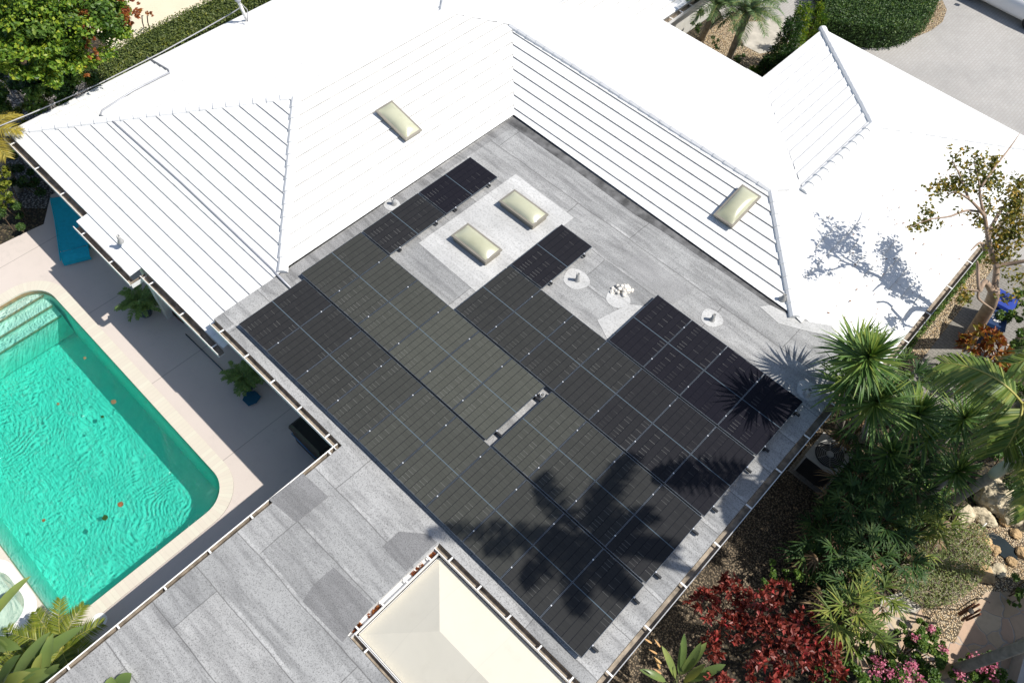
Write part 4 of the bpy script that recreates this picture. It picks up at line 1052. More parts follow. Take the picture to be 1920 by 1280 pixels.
mb = MB(); mb.tube([(bx0 + 0.15, by0 - 0.03, 0.72), (bx1 - 0.15, by0 - 0.03, 0.72)], 0.014, 8)  # blue bar painted as the highlight along the cover's edge
for xx in (bx0 + 0.15, bx1 - 0.15): mb.tube([(xx, by0 - 0.03, 0.72), (xx, by0 + 0.03, 0.72)], 0.01, 6)
mb.build('edge_highlight', simple('blue_highlight', (0.05, 0.16, 0.34), 0.3, 0.6, metal=0.5), t, True)
c = G(186, 1163, 0); mb = MB(); mb.lathe((c.x, c.y, 0.0), [(0.17, 0.0), (0.17, 0.012), (0.155, 0.016), (0.03, 0.016), (0.02, 0.006)], 28)
tag(mb.build('skimmer_lid', M['white']), 'round white skimmer lid at the shadow edge beside the pool', 'lid')
for k, (x, y, mt, lab) in enumerate(((213, 753, 'leaf_dry', 'curled brown leaf floating upper middle of the pool'), (226, 945, 'litter', 'round rust brown leaf floating mid pool'), (197, 970, 'leaf_dark', 'dark leaf in the pool below the rust brown leaf'), (159, 671, 'leaf_dry', 'small dry leaf floating near the shaded pool edge'), (413, 926, 'leaf_orange', 'orange leaf floating in the shaded pool corner'), (192, 781, 'leaf_dark', 'dark green leaf floating just below the curled brown leaf'), (82, 975, 'litter', 'tiny brown leaf floating near the far pool wall'), (109, 757, 'leaf_dry', 'small tan leaf floating among the pool ripples'))):
    c = G(x, y, -0.105); mb = MB(); a_ = rnd.uniform(0, 6); rr = 0.085 if k in (0, 1, 2) else 0.05
    mb.add([c + Vector((rr * math.cos(a_ + q * 0.785) * (1 if q % 2 else 0.8), rr * 0.8 * math.sin(a_ + q * 0.785), 0.006 * (q % 2))) for q in range(8)], [tuple(range(8))])
    tag(mb.build('floating_leaf', M[mt]), lab, 'leaf', 'leaves floating in the pool')

# ------------------------------------------------------------------ plants
def leaf(mb, c, nrm, L, wd, mi=0):
    a = nrm.cross(rv()).normalized(); b = nrm.cross(a).normalized()
    mb.add([c - a * L * 0.5, c + b * wd * 0.5 + nrm * wd * 0.12, c + a * L * 0.5, c - b * wd * 0.5 + nrm * wd * 0.12], [(0, 1, 2, 3)], mi)
def cloud(mb, c, r, n, L, wd, mi=0, up=0.7, shell=0.55):
    """leaves filling an ellipsoid, denser toward its skin, facing outward and up"""
    c = Vector(c); r = Vector(r)
    for _ in range(n):
        d = rv().normalized(); k = (shell + (1 - shell) * rnd.random()) if rnd.random() < 0.8 else rnd.random()
        q = Vector((d.x * r.x, d.y * r.y, d.z * r.z)) * k
        nn = (d * 0.5 + rv(0.55) + Vector((0, 0, up))).normalized()
        s = rnd.uniform(0.7, 1.25); leaf(mb, c + q, nn, L * s, wd * s, mi)
def rosette(mb, c, d, n, L, wd, mi=0):
    for _ in range(n):
        dd = (Vector(d) * 0.55 + rv(0.6)).normalized(); s = rnd.uniform(0.45, 1.45)
        sd_ = dd.cross(rv()).normalized() * wd * s * 0.5; b = c + dd * L * s * 0.45
        tip = c + dd * L * s + Vector((0, 0, -0.25 * L * s))
        mb.add([c, b + sd_, tip, b - sd_], [(0, 1, 2, 3)], mi)
def shrub(name, label, cat, blobs, mats, L, wd, dens, group=None, up=0.7, stem=True, rose=None, base=None):
    """blobs: (px, py, z, rx, ry, rz); dens leaves per square metre of blob skin"""
    cs = [G(b[0], b[1], b[2]) for b in blobs]
    c0 = sum(cs, Vector((0, 0, 0))) / len(cs)
    t = thing(name, label, cat, (c0.x, c0.y, 0), group)
    mb = MB()
    for b, c in zip(blobs, cs):
        area = 4 * math.pi * ((b[3] * b[4] + b[4] * b[5] + b[3] * b[5]) / 3)
        n = int(area * dens); mi = b[6] if len(b) > 6 else 0
        if rose:
            for _ in range(n):
                d = rv().normalized(); d.z = abs(d.z) * 0.9 + 0.05; k = rnd.uniform(0.6, 1.05)
                rosette(mb, c + Vector((d.x * b[3], d.y * b[4], d.z * b[5])) * k, (d + Vector((0, 0, 0.6))).normalized(), rose, L, wd, mi)
        else:
            m_ = max(5, int(area * 2.2))
            for _ in range(m_):     # clumps with gaps between them
                d = rv().normalized(); k = rnd.uniform(0.45, 1.0)
                q = Vector((d.x * b[3], d.y * b[4], d.z * b[5])) * k; rr = rnd.uniform(0.22, 0.42) * (b[3] * b[4] * b[5]) ** (1 / 3)
                cloud(mb, c + q, (rr, rr, rr * 0.75), max(4, n // m_), L, wd, mi, up)
    fo = mb.build('foliage', mats, t)
    if stem:
        mb = MB()
        for c in cs:
            mb.tube([Vector((c0.x + (c.x - c0.x) * 0.3, c0.y + (c.y - c0.y) * 0.3, -0.05)), Vector((c.x, c.y, c.z * 0.6)), c], [0.02, 0.014, 0.008], 6)
        mb.build('stem', M['brownstem'], t)
    return t
def yucca(px, py, z, L, label, n=120, base=None, mats='leaf_yucca', wd=0.055, lo=-0.5):
    c = G(px, py, z); b = base or Vector((c.x + rnd.uniform(-0.1, 0.15), c.y + rnd.uniform(0.0, 0.3), -0.05))
    t = thing('yucca', label, 'yucca', (b.x, b.y, 0), 'spiky yuccas beside the roof')
    mb = MB(); mb.tube([b, b.lerp(c, 0.5) + Vector((0.05, 0.03, 0)), c + Vector((0, 0, -0.05))], [0.11, 0.085, 0.06], 8); mb.build('trunk', M['palmbark'], t, True)
    mb = MB()
    for k in range(n):
        u = k / n; el = 1.45 - (1.45 - lo) * u ** 0.85 + rnd.gauss(0, 0.1)
        blade(mb, c + Vector((0, 0, 0.12 - 0.35 * u)), k * 2.39996 + rnd.gauss(0, 0.15), el, L * rnd.uniform(0.8, 1.08) * (0.75 + 0.35 * min(1, u * 2)), wd, 0.25 + 0.35 * u, 3, 0, lambda t_: 0.75 if t_ < 0.05 else (1.0 if t_ < 0.5 else max(0.03, 1.0 - ((t_ - 0.45) / 0.55) ** 1.5)), 0.12)
    mb.build('foliage', M[mats], t)
    return t
yucca(1628, 672, 5.2, 0.86, 'largest spiky yucca overhanging the white eave corner', 170, Vector((11.95, 9.5, -0.05)))
yucca(1604, 652, 4.2, 0.85, 'yucca head half hidden behind the largest yucca at the eave corner', 110, Vector((11.75, 9.75, -0.05)))
yucca(1642, 755, 3.9, 0.92, 'spiky yucca head just below the eave corner yucca', 150, Vector((12.2, 9.3, -0.05)))
yucca(1718, 778, 3.3, 0.85, 'shaded spiky yucca left of the drooping palm frond', 110)
yucca(1808, 785, 3.0, 0.8, 'spiky yucca half under the drooping palm frond', 110)
yucca(1740, 825, 2.9, 0.72, 'bright narrow bladed yucca in the centre of the clump', 40)
yucca(1668, 850, 2.4, 0.62, 'low dark yucca nearest the air conditioner', 70)
yucca(1795, 884, 2.5, 0.68, 'bright low yucca leaning beside the smooth palm trunk', 90)
yucca(1590, 718, 3.6, 0.85, 'yucca head leaning over the flat roof corner', 90, Vector((11.6, 9.6, -0.05)))
def fanpalm(px, py, z, label, n=12, r=0.42, mat='leaf_fan', spread=0.45):
    c = G(px, py, z); t = thing('fan_palm', label, 'fan palm', (c.x, c.y, 0), 'low fan palms in the shaded bed')
    mb = MB()
    for k in range(3): 
        q = Vector((rnd.gauss(0, 0.12), rnd.gauss(0, 0.12), 0)); mb.tube([(c.x + q.x, c.y + q.y, -0.05), (c.x + q.x * 0.8, c.y + q.y * 0.8, z)], [0.04, 0.025], 6)
    mb.build('trunk', M['brownstem'], t)
    mb = MB()
    n = int(n * rnd.uniform(0.75, 1.3)); r = r * rnd.uniform(0.8, 1.25); tlt = rnd.uniform(0, 6.28)
    for k in range(n + 3):
        az = k * 2.4 + rnd.gauss(0, 0.5); dead = k >= n; el = rnd.uniform(-0.15, 1.15) if not dead else rnd.uniform(-1.0, -0.4); pl = spread * rnd.uniform(0.35, 1.35)
        h = Vector((math.cos(az), math.sin(az), 0)); tip = c + (h * math.cos(el) + Vector((0, 0, math.sin(el)))) * pl
        mb.tube([c + Vector((0, 0, -0.1)), tip], [0.009, 0.006], 4)
        fs_ = rnd.uniform(0.65, 1.2); nj = rnd.choice((7, 9, 11, 12))
        for j in range(nj):
            a2 = az + (j - nj // 2) * 3.0 / nj + rnd.gauss(0, 0.08)
            blade(mb, tip, a2, el * 0.5 + rnd.gauss(0, 0.16), fs_ * r * (1 - 0.05 * abs(j - nj // 2)) * rnd.uniform(0.75, 1.15), 0.042, rnd.uniform(0.6, 1.5), 3, 1 if dead else 0, lambda t_: 0.35 + 1.3 * t_ if t_ < 0.5 else max(0.05, 2 * (1 - t_)))
    mb.build('foliage', [M[mat], M['leaf_dry']], t)
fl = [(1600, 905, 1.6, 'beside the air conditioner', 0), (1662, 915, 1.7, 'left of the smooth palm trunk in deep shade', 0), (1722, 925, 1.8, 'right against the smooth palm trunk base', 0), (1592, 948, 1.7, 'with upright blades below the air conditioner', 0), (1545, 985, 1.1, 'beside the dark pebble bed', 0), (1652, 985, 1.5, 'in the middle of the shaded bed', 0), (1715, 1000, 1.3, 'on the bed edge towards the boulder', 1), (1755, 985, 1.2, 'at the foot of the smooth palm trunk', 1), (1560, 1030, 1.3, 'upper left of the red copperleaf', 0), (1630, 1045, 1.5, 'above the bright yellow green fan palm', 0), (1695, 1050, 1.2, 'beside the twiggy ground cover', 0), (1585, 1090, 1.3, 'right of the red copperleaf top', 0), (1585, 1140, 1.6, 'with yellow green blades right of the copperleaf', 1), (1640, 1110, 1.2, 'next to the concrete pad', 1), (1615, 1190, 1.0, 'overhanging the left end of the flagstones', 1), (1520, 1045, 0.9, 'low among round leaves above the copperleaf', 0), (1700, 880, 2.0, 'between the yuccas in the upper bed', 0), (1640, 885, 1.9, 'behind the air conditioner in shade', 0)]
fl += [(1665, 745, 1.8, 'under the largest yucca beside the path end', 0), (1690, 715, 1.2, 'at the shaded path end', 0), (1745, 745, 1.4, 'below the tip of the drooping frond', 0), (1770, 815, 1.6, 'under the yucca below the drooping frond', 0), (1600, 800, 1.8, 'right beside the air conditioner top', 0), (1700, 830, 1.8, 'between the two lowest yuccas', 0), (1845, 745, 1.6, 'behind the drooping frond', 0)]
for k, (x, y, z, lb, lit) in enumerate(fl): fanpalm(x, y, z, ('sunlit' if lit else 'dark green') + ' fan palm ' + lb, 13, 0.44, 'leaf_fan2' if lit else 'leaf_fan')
# undergrowth that reads as one mass below the palms
mb = MB()
poly = [(1490, 1060), (1560, 900), (1640, 850), (1780, 850), (1800, 920), (1720, 1010), (1660, 1100), (1600, 1180), (1590, 1280), (1520, 1280), (1560, 1150)]
def inside(x, y, pl):
    r = False
    for i in range(len(pl)):
        (x0, y0), (x1, y1) = pl[i], pl[i - 1]
        if (y0 > y) != (y1 > y) and x < (x1 - x0) * (y - y0) / (y1 - y0) + x0: r = not r
    return r
n_ = 0
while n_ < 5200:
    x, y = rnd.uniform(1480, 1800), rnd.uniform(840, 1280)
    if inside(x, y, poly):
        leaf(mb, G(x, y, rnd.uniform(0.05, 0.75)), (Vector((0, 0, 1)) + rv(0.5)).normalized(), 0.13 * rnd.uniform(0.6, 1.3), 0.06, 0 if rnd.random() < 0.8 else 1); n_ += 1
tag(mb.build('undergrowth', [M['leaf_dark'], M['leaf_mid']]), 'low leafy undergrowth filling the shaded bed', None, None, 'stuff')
# coconut palm whose frond hangs over the yuccas
def palm(name, label, base, mid, crown, r0, r1, fr, leafm, barkm='palmbark', shaft=0.0, group=None, ll=0.75, nl=46, wd=0.045, hang=0.8, rr=0.02, pinch=0.15, split_mat='rachis'):
    t = thing(name, label, 'palm tree', tuple(base), group)
    base, mid, crown = Vector(base), Vector(mid), Vector(crown)
    pts = [];
    for i in range(15):
        s = i / 14; pts.append(base.lerp(mid, s).lerp(mid.lerp(crown, s), s))
    rad = [(r0 + (r1 - r0) * (i / 14)) * (1 + 0.05 * (i % 2)) for i in range(15)]
    rad[0] *= 1.25
    mb = MB(); mb.tube([p - Vector((0, 0, 0.05 if i == 0 else 0)) for i, p in enumerate(pts)], rad, 12); mb.build('trunk', M[barkm], t, True)
    if shaft:
        d = (pts[-1] - pts[-3]).normalized(); mb = MB(); mb.tube([crown - d * shaft, crown - d * shaft * 0.85, crown - d * shaft * 0.4, crown + d * 0.1], [r1 * 1.1, r1 * 1.3, r1 * 1.12, r1 * 0.7], 12); mb.build('crownshaft', M['shaft'], t, True)
    mb = MB()
    for az, el, L, dr in fr: frond(mb, crown, az, el, L, dr, nl, ll, wd, hang, 0, 1, rr, 16, pinch)
    mb.build('crown', [M[leafm], M[split_mat]], t)
    return t
c3 = G(1917, 757, 5.6)
tipd = G(1748, 712, 5.2) - c3; az0 = math.atan2(tipd.y, tipd.x)
b3 = G(1790, 862, 0)
palm('coconut_palm', 'coconut palm with one long arching frond drooping over the yuccas', b3, b3.lerp(c3, 0.5) + Vector((0.15, 0.1, 0.3)), c3, 0.13, 0.10,
     [(az0, 0.62, tipd.length * 1.12, 1.35)] + [(az0 + a, e, L, d) for a, e, L, d in ((1.6, 0.1, 1.1, 1.5), (2.4, 0.6, 2.3, 1.5), (3.1, 0.6, 2.4, 1.5), (3.7, 0.3, 2.3, 1.4), (-2.2, 0.6, 1.8, 1.3))], 'leaf_coco', group='tall palms beside the house', ll=0.98, nl=76, wd=0.038, hang=0.95, rr=0.032)
b1 = G(1744, 968, 0); c1_ = Vector((14.50, 9.15, 4.15))
palm('smooth_palm', 'palm with a ringed trunk and smooth grey green crownshaft beside the boulder', b1, b1.lerp(c1_, 0.5), c1_, 0.105, 0.10,
     [(a, e, L, d) for a, e, L, d in ((0.3, 0.9, 2.2, 1.5), (0.9, 0.8, 2.2, 1.5), (1.4, 0.7, 2.1, 1.6), (-0.4, 0.6, 2.1, 1.6), (-1.0, 0.2, 1.5, 1.4), (0.0, 0.1, 2.0, 1.4), (0.6, 0.3, 2.0, 1.4), (1.8, 0.9, 1.6, 1.3))], 'leaf_coco', shaft=1.25, group='tall palms beside the house', ll=0.55, nl=40, wd=0.04, hang=0.7)
SH = Vector((SD.x / SD.z, SD.y / SD.z, 1.0))
def shaded_from(px, py, z): return G(px, py, 3.05) + SH * (z - 3.05)
def frond_to(c0, px, py, el, dr, k=1.12):
    d = G(px, py, 3.05) - G(*c0, 3.05); return (math.atan2(d.y, d.x), el, d.length * k, dr)
b2 = G(1764, 1262, 0); s2 = (1098, 1006); c2_ = shaded_from(*s2, 13.6)
palm('tall_palm', 'tallest grey palm trunk crossing the flagstones at lower right', b2, Vector((16.9, 6.3, 7.0)), c2_, 0.115, 0.09,
     [frond_to(s2, 830, 998, 0.55, 1.3), frond_to(s2, 1026, 905, 0.75, 1.9, 1.35), frond_to(s2, 1190, 858, 0.55, 1.3), frond_to(s2, 1268, 1030, 0.45, 1.2), frond_to(s2, 1168, 1118, 0.5, 1.5), frond_to(s2, 975, 1085, 0.3, 1.0), frond_to(s2, 1085, 1148, 0.6, 1.4), frond_to(s2, 1210, 960, 0.5, 1.5), frond_to(s2, 930, 1040, 0.9, 1.7)], 'leaf_coco', group='tall palms beside the house', ll=0.60, nl=84, wd=0.052, hang=1.15, rr=0.04)
s4 = (1440, 888); c4p = shaded_from(*s4, 9.0)
palm('tall_palm', 'second tall palm standing just outside the right edge of the frame', (c4p.x + 2.6, c4p.y + 1.4, 0), (c4p.x + 2.0, c4p.y + 1.2, 5.5), c4p, 0.15, 0.11,
     [frond_to(s4, 1222, 890, 0.35, 1.1), frond_to(s4, 1385, 985, 0.5, 1.4)] + [(5.4, 0.4, 2.0, 1.4), (5.9, 0.7, 2.4, 1.4), (0.2, 0.5, 2.4, 1.4), (0.9, 0.7, 2.3, 1.4), (1.5, 0.5, 2.0, 1.4)], 'leaf_coco', group='tall palms beside the house', ll=0.7, nl=60, wd=0.06, hang=0.75, rr=0.03)

# gumbo limbo tree: trunk, limbs and sparse olive crown
tr = thing('gumbo_limbo_tree', 'copper barked tree with sparse olive leaves casting branch shadows on the white tiles', 'tree', tuple(G(1818, 640, 0)))
limbs = [
 ([(1812, 645, -0.05), (1838, 602, 1.4), (1858, 568, 2.7), (1864, 545, 3.6)], [0.20, 0.175, 0.155, 0.13]),
 ([(1864, 545, 3.55), (1868, 500, 3.9), (1858, 470, 4.3), (1850, 430, 4.6), (1846, 405, 4.85)], [0.09, 0.07, 0.06, 0.052, 0.045]),
 ([(1862, 548, 3.5), (1846, 528, 3.8), (1836, 545, 3.9), (1833, 500, 4.2), (1832, 490, 4.4)], [0.10, 0.07, 0.045, 0.035, 0.02]),
 ([(1846, 405, 4.85), (1832, 388, 5.0), (1816, 373, 5.1), (1790, 360, 5.15), (1770, 372, 5.0)], [0.042, 0.035, 0.028, 0.02, 0.008]),
 ([(1846, 405, 4.85), (1838, 372, 5.1), (1836, 345, 5.3), (1826, 300, 5.4)], [0.038, 0.03, 0.022, 0.008]),
 ([(1840, 398, 4.9), (1812, 395, 4.9), (1780, 406, 4.9), (1740, 412, 4.9), (1705, 428, 4.8)], [0.032, 0.026, 0.022, 0.016, 0.007]),
 ([(1816, 373, 5.1), (1800, 330, 5.3), (1785, 300, 5.4)], [0.035, 0.022, 0.01]),
 ([(1852, 440, 4.5), (1880, 390, 4.7), (1905, 378, 4.8), (1950, 350, 5.0)], [0.05, 0.04, 0.035, 0.02]),
 ([(1840, 350, 5.3), (1868, 310, 5.4), (1895, 275, 5.5), (1912, 250, 5.6)], [0.03, 0.022, 0.016, 0.006]),
 ([(1864, 500, 4.1), (1890, 495, 4.2), (1930, 488, 4.4)], [0.06, 0.05, 0.04]),
 ([(1836, 545, 3.9), (1812, 543, 3.9), (1800, 544, 3.9)], [0.035, 0.025, 0.012]),
 ([(1836, 545, 3.9), (1835, 560, 3.8), (1862, 580, 3.6)], [0.035, 0.03, 0.015]),
 ([(1846, 470, 4.3), (1838, 455, 4.4), (1820, 470, 4.4)], [0.04, 0.03, 0.012]),
]
mb = MB()
def zt(z): return z + max(0.0, min(0.65, (z - 3.4) * 0.30))
def smooth_path(pts, rad, k=4):
    P = [pts[0]] + list(pts) + [pts[-1]]; o, r_ = [], []
    for i in range(1, len(P) - 2):
        for j in range(k):
            t = j / k; a, b, c, d = P[i - 1], P[i], P[i + 1], P[i + 2]
            o.append(0.5 * (2 * b + (c - a) * t + (2 * a - 5 * b + 4 * c - d) * t * t + (3 * b - a - 3 * c + d) * t ** 3)); r_.append(rad[i - 1] + (rad[i] - rad[i - 1]) * t)
    return o + [pts[-1]], r_ + [rad[-1]]
for pts, rad in limbs:
    q_, w_ = smooth_path([G(p[0], p[1], zt(p[2])) for p in pts], rad); mb.tube(q_, w_, 9)
mb.build('trunk', M['bark'], tr, True)
mb = MB()
for (x, y, z, r, n) in [(1800, 335, 5.2, 0.36, 180), (1830, 320, 5.3, 0.4, 220), (1860, 318, 5.3, 0.36, 180), (1785, 350, 5.1, 0.34, 160), (1812, 352, 5.2, 0.34, 150), (1848, 345, 5.2, 0.36, 170), (1868, 345, 5.2, 0.28, 110), (1765, 345, 5.0, 0.28, 110), (1758, 362, 5.0, 0.24, 70), (1795, 300, 5.3, 0.28, 80), (1835, 295, 5.4, 0.3, 90), (1865, 300, 5.3, 0.26, 70), (1740, 395, 4.9, 0.24, 90), (1735, 415, 4.8, 0.24, 90), (1720, 422, 4.8, 0.2, 70), (1708, 430, 4.8, 0.12, 25), (1762, 420, 4.8, 0.14, 30), (1850, 375, 5.0, 0.24, 80), (1830, 405, 4.8, 0.22, 80), (1835, 420, 4.7, 0.16, 50), (1858, 395, 4.9, 0.2, 70), (1800, 395, 4.9, 0.12, 20), (1780, 275, 5.4, 0.12, 16), (1815, 280, 5.4, 0.14, 20), (1740, 355, 5.0, 0.1, 10), (1733, 350, 5.0, 0.07, 12), (1745, 370, 5.0, 0.1, 16),
   (1905, 370, 4.9, 0.4, 260), (1915, 345, 5.0, 0.36, 180), (1900, 400, 4.7, 0.36, 200), (1880, 440, 4.5, 0.42, 230), (1900, 440, 4.6, 0.45, 240), (1930, 420, 4.8, 0.6, 260), (1865, 465, 4.3, 0.34, 140), (1885, 480, 4.2, 0.36, 130), (1855, 490, 4.0, 0.22, 60), (1808, 548, 3.9, 0.2, 80), (1800, 560, 3.8, 0.18, 60), (1815, 562, 3.7, 0.16, 40), (1895, 560, 3.8, 0.4, 90), (1910, 520, 4.0, 0.4, 110)]:
    c = G(x, y, zt(z)); r *= 1.1; cloud(mb, c, (r, r, r * 0.8), int(n * (0.72 if x < 1878 or y > 500 else 1.3)), 0.10, 0.06, 0, 0.5, 0.15)
mb.build('crown', M['leaf_olive'], tr)
# red copperleaf
shrub('copperleaf_shrub', 'big dark red copperleaf shrub beside the roof gutter', 'shrub', [(1370, 1110, 1.4, 0.38, 0.38, 0.38), (1320, 1135, 1.5, 0.33, 0.33, 0.4), (1420, 1150, 1.7, 0.42, 0.42, 0.42), (1460, 1110, 1.3, 0.28, 0.28, 0.3), (1370, 1180, 1.5, 0.36, 0.4, 0.4), (1450, 1190, 1.7, 0.45, 0.42, 0.42), (1480, 1230, 1.6, 0.42, 0.42, 0.4), (1540, 1220, 1.5, 0.35, 0.35, 0.35), (1505, 1170, 1.4, 0.3, 0.3, 0.32), (1430, 1255, 1.5, 0.4, 0.4, 0.4), (1330, 1215, 1.2, 0.25, 0.3, 0.3), (1550, 1265, 1.3, 0.35, 0.35, 0.35), (1350, 1285, 1.3, 0.3, 0.3, 0.3)], M['leaf_red'], 0.125, 0.07, 23, rose=9)
shrub('green_shrub', 'bright green shrub at the right edge of the red copperleaf', 'shrub', [(1595, 1230, 0.8, 0.35, 0.35, 0.35), (1600, 1275, 0.8, 0.35, 0.4, 0.4), (1570, 1180, 0.7, 0.25, 0.25, 0.3), (1610, 1200, 0.7, 0.25, 0.25, 0.3)], M['leaf_mid'], 0.10, 0.055, 260)
shrub('round_leaf_shrub', 'small bright round leaved shrub in the shade above the copperleaf', 'shrub', [(1455, 1070, 0.6, 0.25, 0.25, 0.25), (1490, 1085, 0.7, 0.25, 0.25, 0.3), (1430, 1098, 0.7, 0.18, 0.18, 0.2)], M['leaf_mid'], 0.10, 0.07, 130)
# croton
shrub('croton_shrub', 'orange and red croton shrub beside the blue bins', 'shrub', [(1815, 650, 1.3, 0.28, 0.28, 0.3), (1850, 640, 1.5, 0.35, 0.35, 0.35), (1870, 665, 1.4, 0.3, 0.3, 0.3), (1885, 690, 1.2, 0.26, 0.26, 0.28), (1840, 690, 1.0, 0.22, 0.22, 0.22), (1862, 715, 0.9, 0.22, 0.22, 0.24)], M['leaf_croton'], 0.19, 0.085, 20, rose=8)
shrub('green_shrub', 'dark green shrub right of the blue bins', 'shrub', [(1895, 600, 1.0, 0.4, 0.4, 0.4), (1910, 640, 0.9, 0.4, 0.4, 0.4), (1900, 700, 0.8, 0.3, 0.3, 0.3), (1940, 600, 1.3, 0.5, 0.5, 0.5), (1905, 560, 1.0, 0.3, 0.3, 0.4), (1915, 735, 0.8, 0.4, 0.4, 0.4), (1935, 670, 1.0, 0.5, 0.5, 0.5)], M['leaf_mid'], 0.085, 0.05, 330)
shrub('green_shrub', 'low green shrub on the path edge left of the drooping frond', 'shrub', [(1765, 690, 0.5, 0.18, 0.18, 0.2), (1745, 705, 0.5, 0.18, 0.18, 0.2), (1705, 705, 0.6, 0.16, 0.2, 0.3), (1712, 725, 0.6, 0.2, 0.2, 0.3)], M['leaf_mid'], 0.11, 0.065, 170)
shrub('green_shrub', 'glossy round leaved shrub under the smooth palm crown', 'shrub', [(1850, 840, 1.5, 0.26, 0.26, 0.26), (1870, 850, 1.6, 0.2, 0.2, 0.2), (1830, 845, 1.4, 0.2, 0.2, 0.2)], M['leaf_mid'], 0.13, 0.09, 90)
shrub('dark_shrub', 'dark leafy shrub on the right edge behind the boulder', 'shrub', [(1905, 880, 0.9, 0.5, 0.5, 0.5), (1925, 940, 0.7, 0.35, 0.35, 0.4), (1890, 845, 0.8, 0.4, 0.4, 0.4), (1860, 790, 0.6, 0.5, 0.5, 0.4), (1935, 800, 1.0, 0.6, 0.6, 0.6)], M['leaf_dark'], 0.10, 0.05, 230)
shrub('green_shrub', 'green shrub at the right edge above the flagstones', 'shrub', [(1915, 1105, 0.5, 0.2, 0.25, 0.25), (1930, 1085, 0.6, 0.3, 0.3, 0.3), (1905, 1125, 0.4, 0.14, 0.14, 0.16)], M['leaf_mid'], 0.09, 0.045, 300)
# bougainvillea
def boug(label, blobs, pinks):
    t = shrub('bougainvillea', label, 'shrub', blobs, M['leaf_mid'], 0.075, 0.05, 700, 'pink bougainvilleas by the flagstones')
    mb = MB()
    for x, y, z, r in pinks: cloud(mb, G(x, y, z - 0.1), (r * 1.7, r * 1.7, r * 1.2), int(40 + 330 * r), 0.055, 0.045, 0, 0.6, 0.2)
    mb.build('blossoms', M['leaf_pink'], t)
boug('pink bougainvillea along the bottom edge left of the tall trunk', [(1650, 1250, 0.7, 0.35, 0.35, 0.35), (1690, 1265, 0.8, 0.4, 0.4, 0.4), (1730, 1270, 0.7, 0.35, 0.35, 0.35), (1740, 1225, 0.6, 0.3, 0.3, 0.3), (1715, 1205, 0.6, 0.3, 0.3, 0.3), (1715, 1180, 0.5, 0.2, 0.2, 0.25), (1745, 1190, 0.5, 0.2, 0.2, 0.2), (1665, 1225, 0.5, 0.25, 0.25, 0.25), (1690, 1238, 0.6, 0.3, 0.3, 0.3), (1630, 1275, 0.7, 0.35, 0.35, 0.35), (1670, 1285, 0.7, 0.35, 0.35, 0.35), (1710, 1290, 0.7, 0.35, 0.35, 0.35), (1760, 1235, 0.5, 0.28, 0.28, 0.25), (1690, 1180, 0.4, 0.18, 0.18, 0.2), (1735, 1165, 0.4, 0.16, 0.16, 0.2), (1765, 1205, 0.5, 0.2, 0.2, 0.2), (1745, 1250, 0.6, 0.3, 0.3, 0.3)],
     [(1652, 1243, 1.0, 0.12), (1645, 1262, 1.0, 0.12), (1688, 1268, 1.1, 0.14), (1705, 1252, 1.1, 0.12), (1670, 1265, 1.1, 0.09), (1712, 1245, 1.1, 0.08), (1700, 1278, 1.1, 0.12), (1725, 1275, 1.0, 0.1), (1718, 1195, 0.8, 0.07), (1772, 1218, 0.8, 0.09), (1745, 1178, 0.7, 0.07), (1640, 1235, 0.9, 0.06)])
boug('pink bougainvillea at the bottom edge right of the tall trunk', [(1830, 1250, 0.6, 0.3, 0.3, 0.3), (1865, 1260, 0.6, 0.3, 0.3, 0.3), (1800, 1270, 0.6, 0.3, 0.3, 0.3), (1850, 1232, 0.6, 0.2, 0.2, 0.2), (1815, 1235, 0.5, 0.2, 0.2, 0.2), (1845, 1275, 0.6, 0.3, 0.3, 0.3), (1880, 1280, 0.5, 0.25, 0.25, 0.25)],
     [(1832, 1240, 0.9, 0.13), (1862, 1252, 0.9, 0.1), (1800, 1265, 0.9, 0.1), (1842, 1252, 0.9, 0.08), (1865, 1276, 0.9, 0.09), (1822, 1235, 0.9, 0.07)])
# twiggy ground cover
mb = MB(); pc = [(1655, 1065), (1700, 1005), (1770, 965), (1850, 985), (1862, 1050), (1835, 1095), (1790, 1130), (1740, 1140), (1700, 1120)]
n_ = 0
while n_ < 5200:
    x, y = rnd.uniform(1660, 1870), rnd.uniform(980, 1145)
    if inside(x, y, pc): leaf(mb, G(x, y, rnd.uniform(0.04, 0.4)), (Vector((0, 0, 1)) + rv(0.6)).normalized(), 0.07 * rnd.uniform(0.6, 1.4), 0.03, 0); n_ += 1
n_ = 0
while n_ < 520:
    x, y = rnd.uniform(1660, 1870), rnd.uniform(980, 1145)
    if inside(x, y, pc):
        a = G(x, y, rnd.uniform(0.05, 0.35)); d = rv(); d.z *= 0.3; d = d.normalized() * rnd.uniform(0.15, 0.4); mb.tube([a, a + d * 0.5 + Vector((0, 0, 0.05)), a + d], [0.006, 0.005, 0.003], 4, 1, False); n_ += 1
tag(mb.build('ground_cover', [M['leaf_grey'], M['twig']]), 'sparse twiggy grey green ground cover over tan pebbles', None, None, 'stuff')
# strip of grass along the gutter side path
mb = MB()
for _ in range(2600):
    c = Vector((11.40 + rnd.random() * 0.26, rnd.uniform(10.2, 19.0), -0.03)); leaf(mb, c + Vector((0, 0, rnd.uniform(0.02, 0.22))), (Vector((0, 0, 1)) + rv(0.8)).normalized(), 0.11, 0.03)
tag(mb.build('grass_strip', M['leaf_mid']), 'green grass strip below the white eave', None, None, 'stuff')
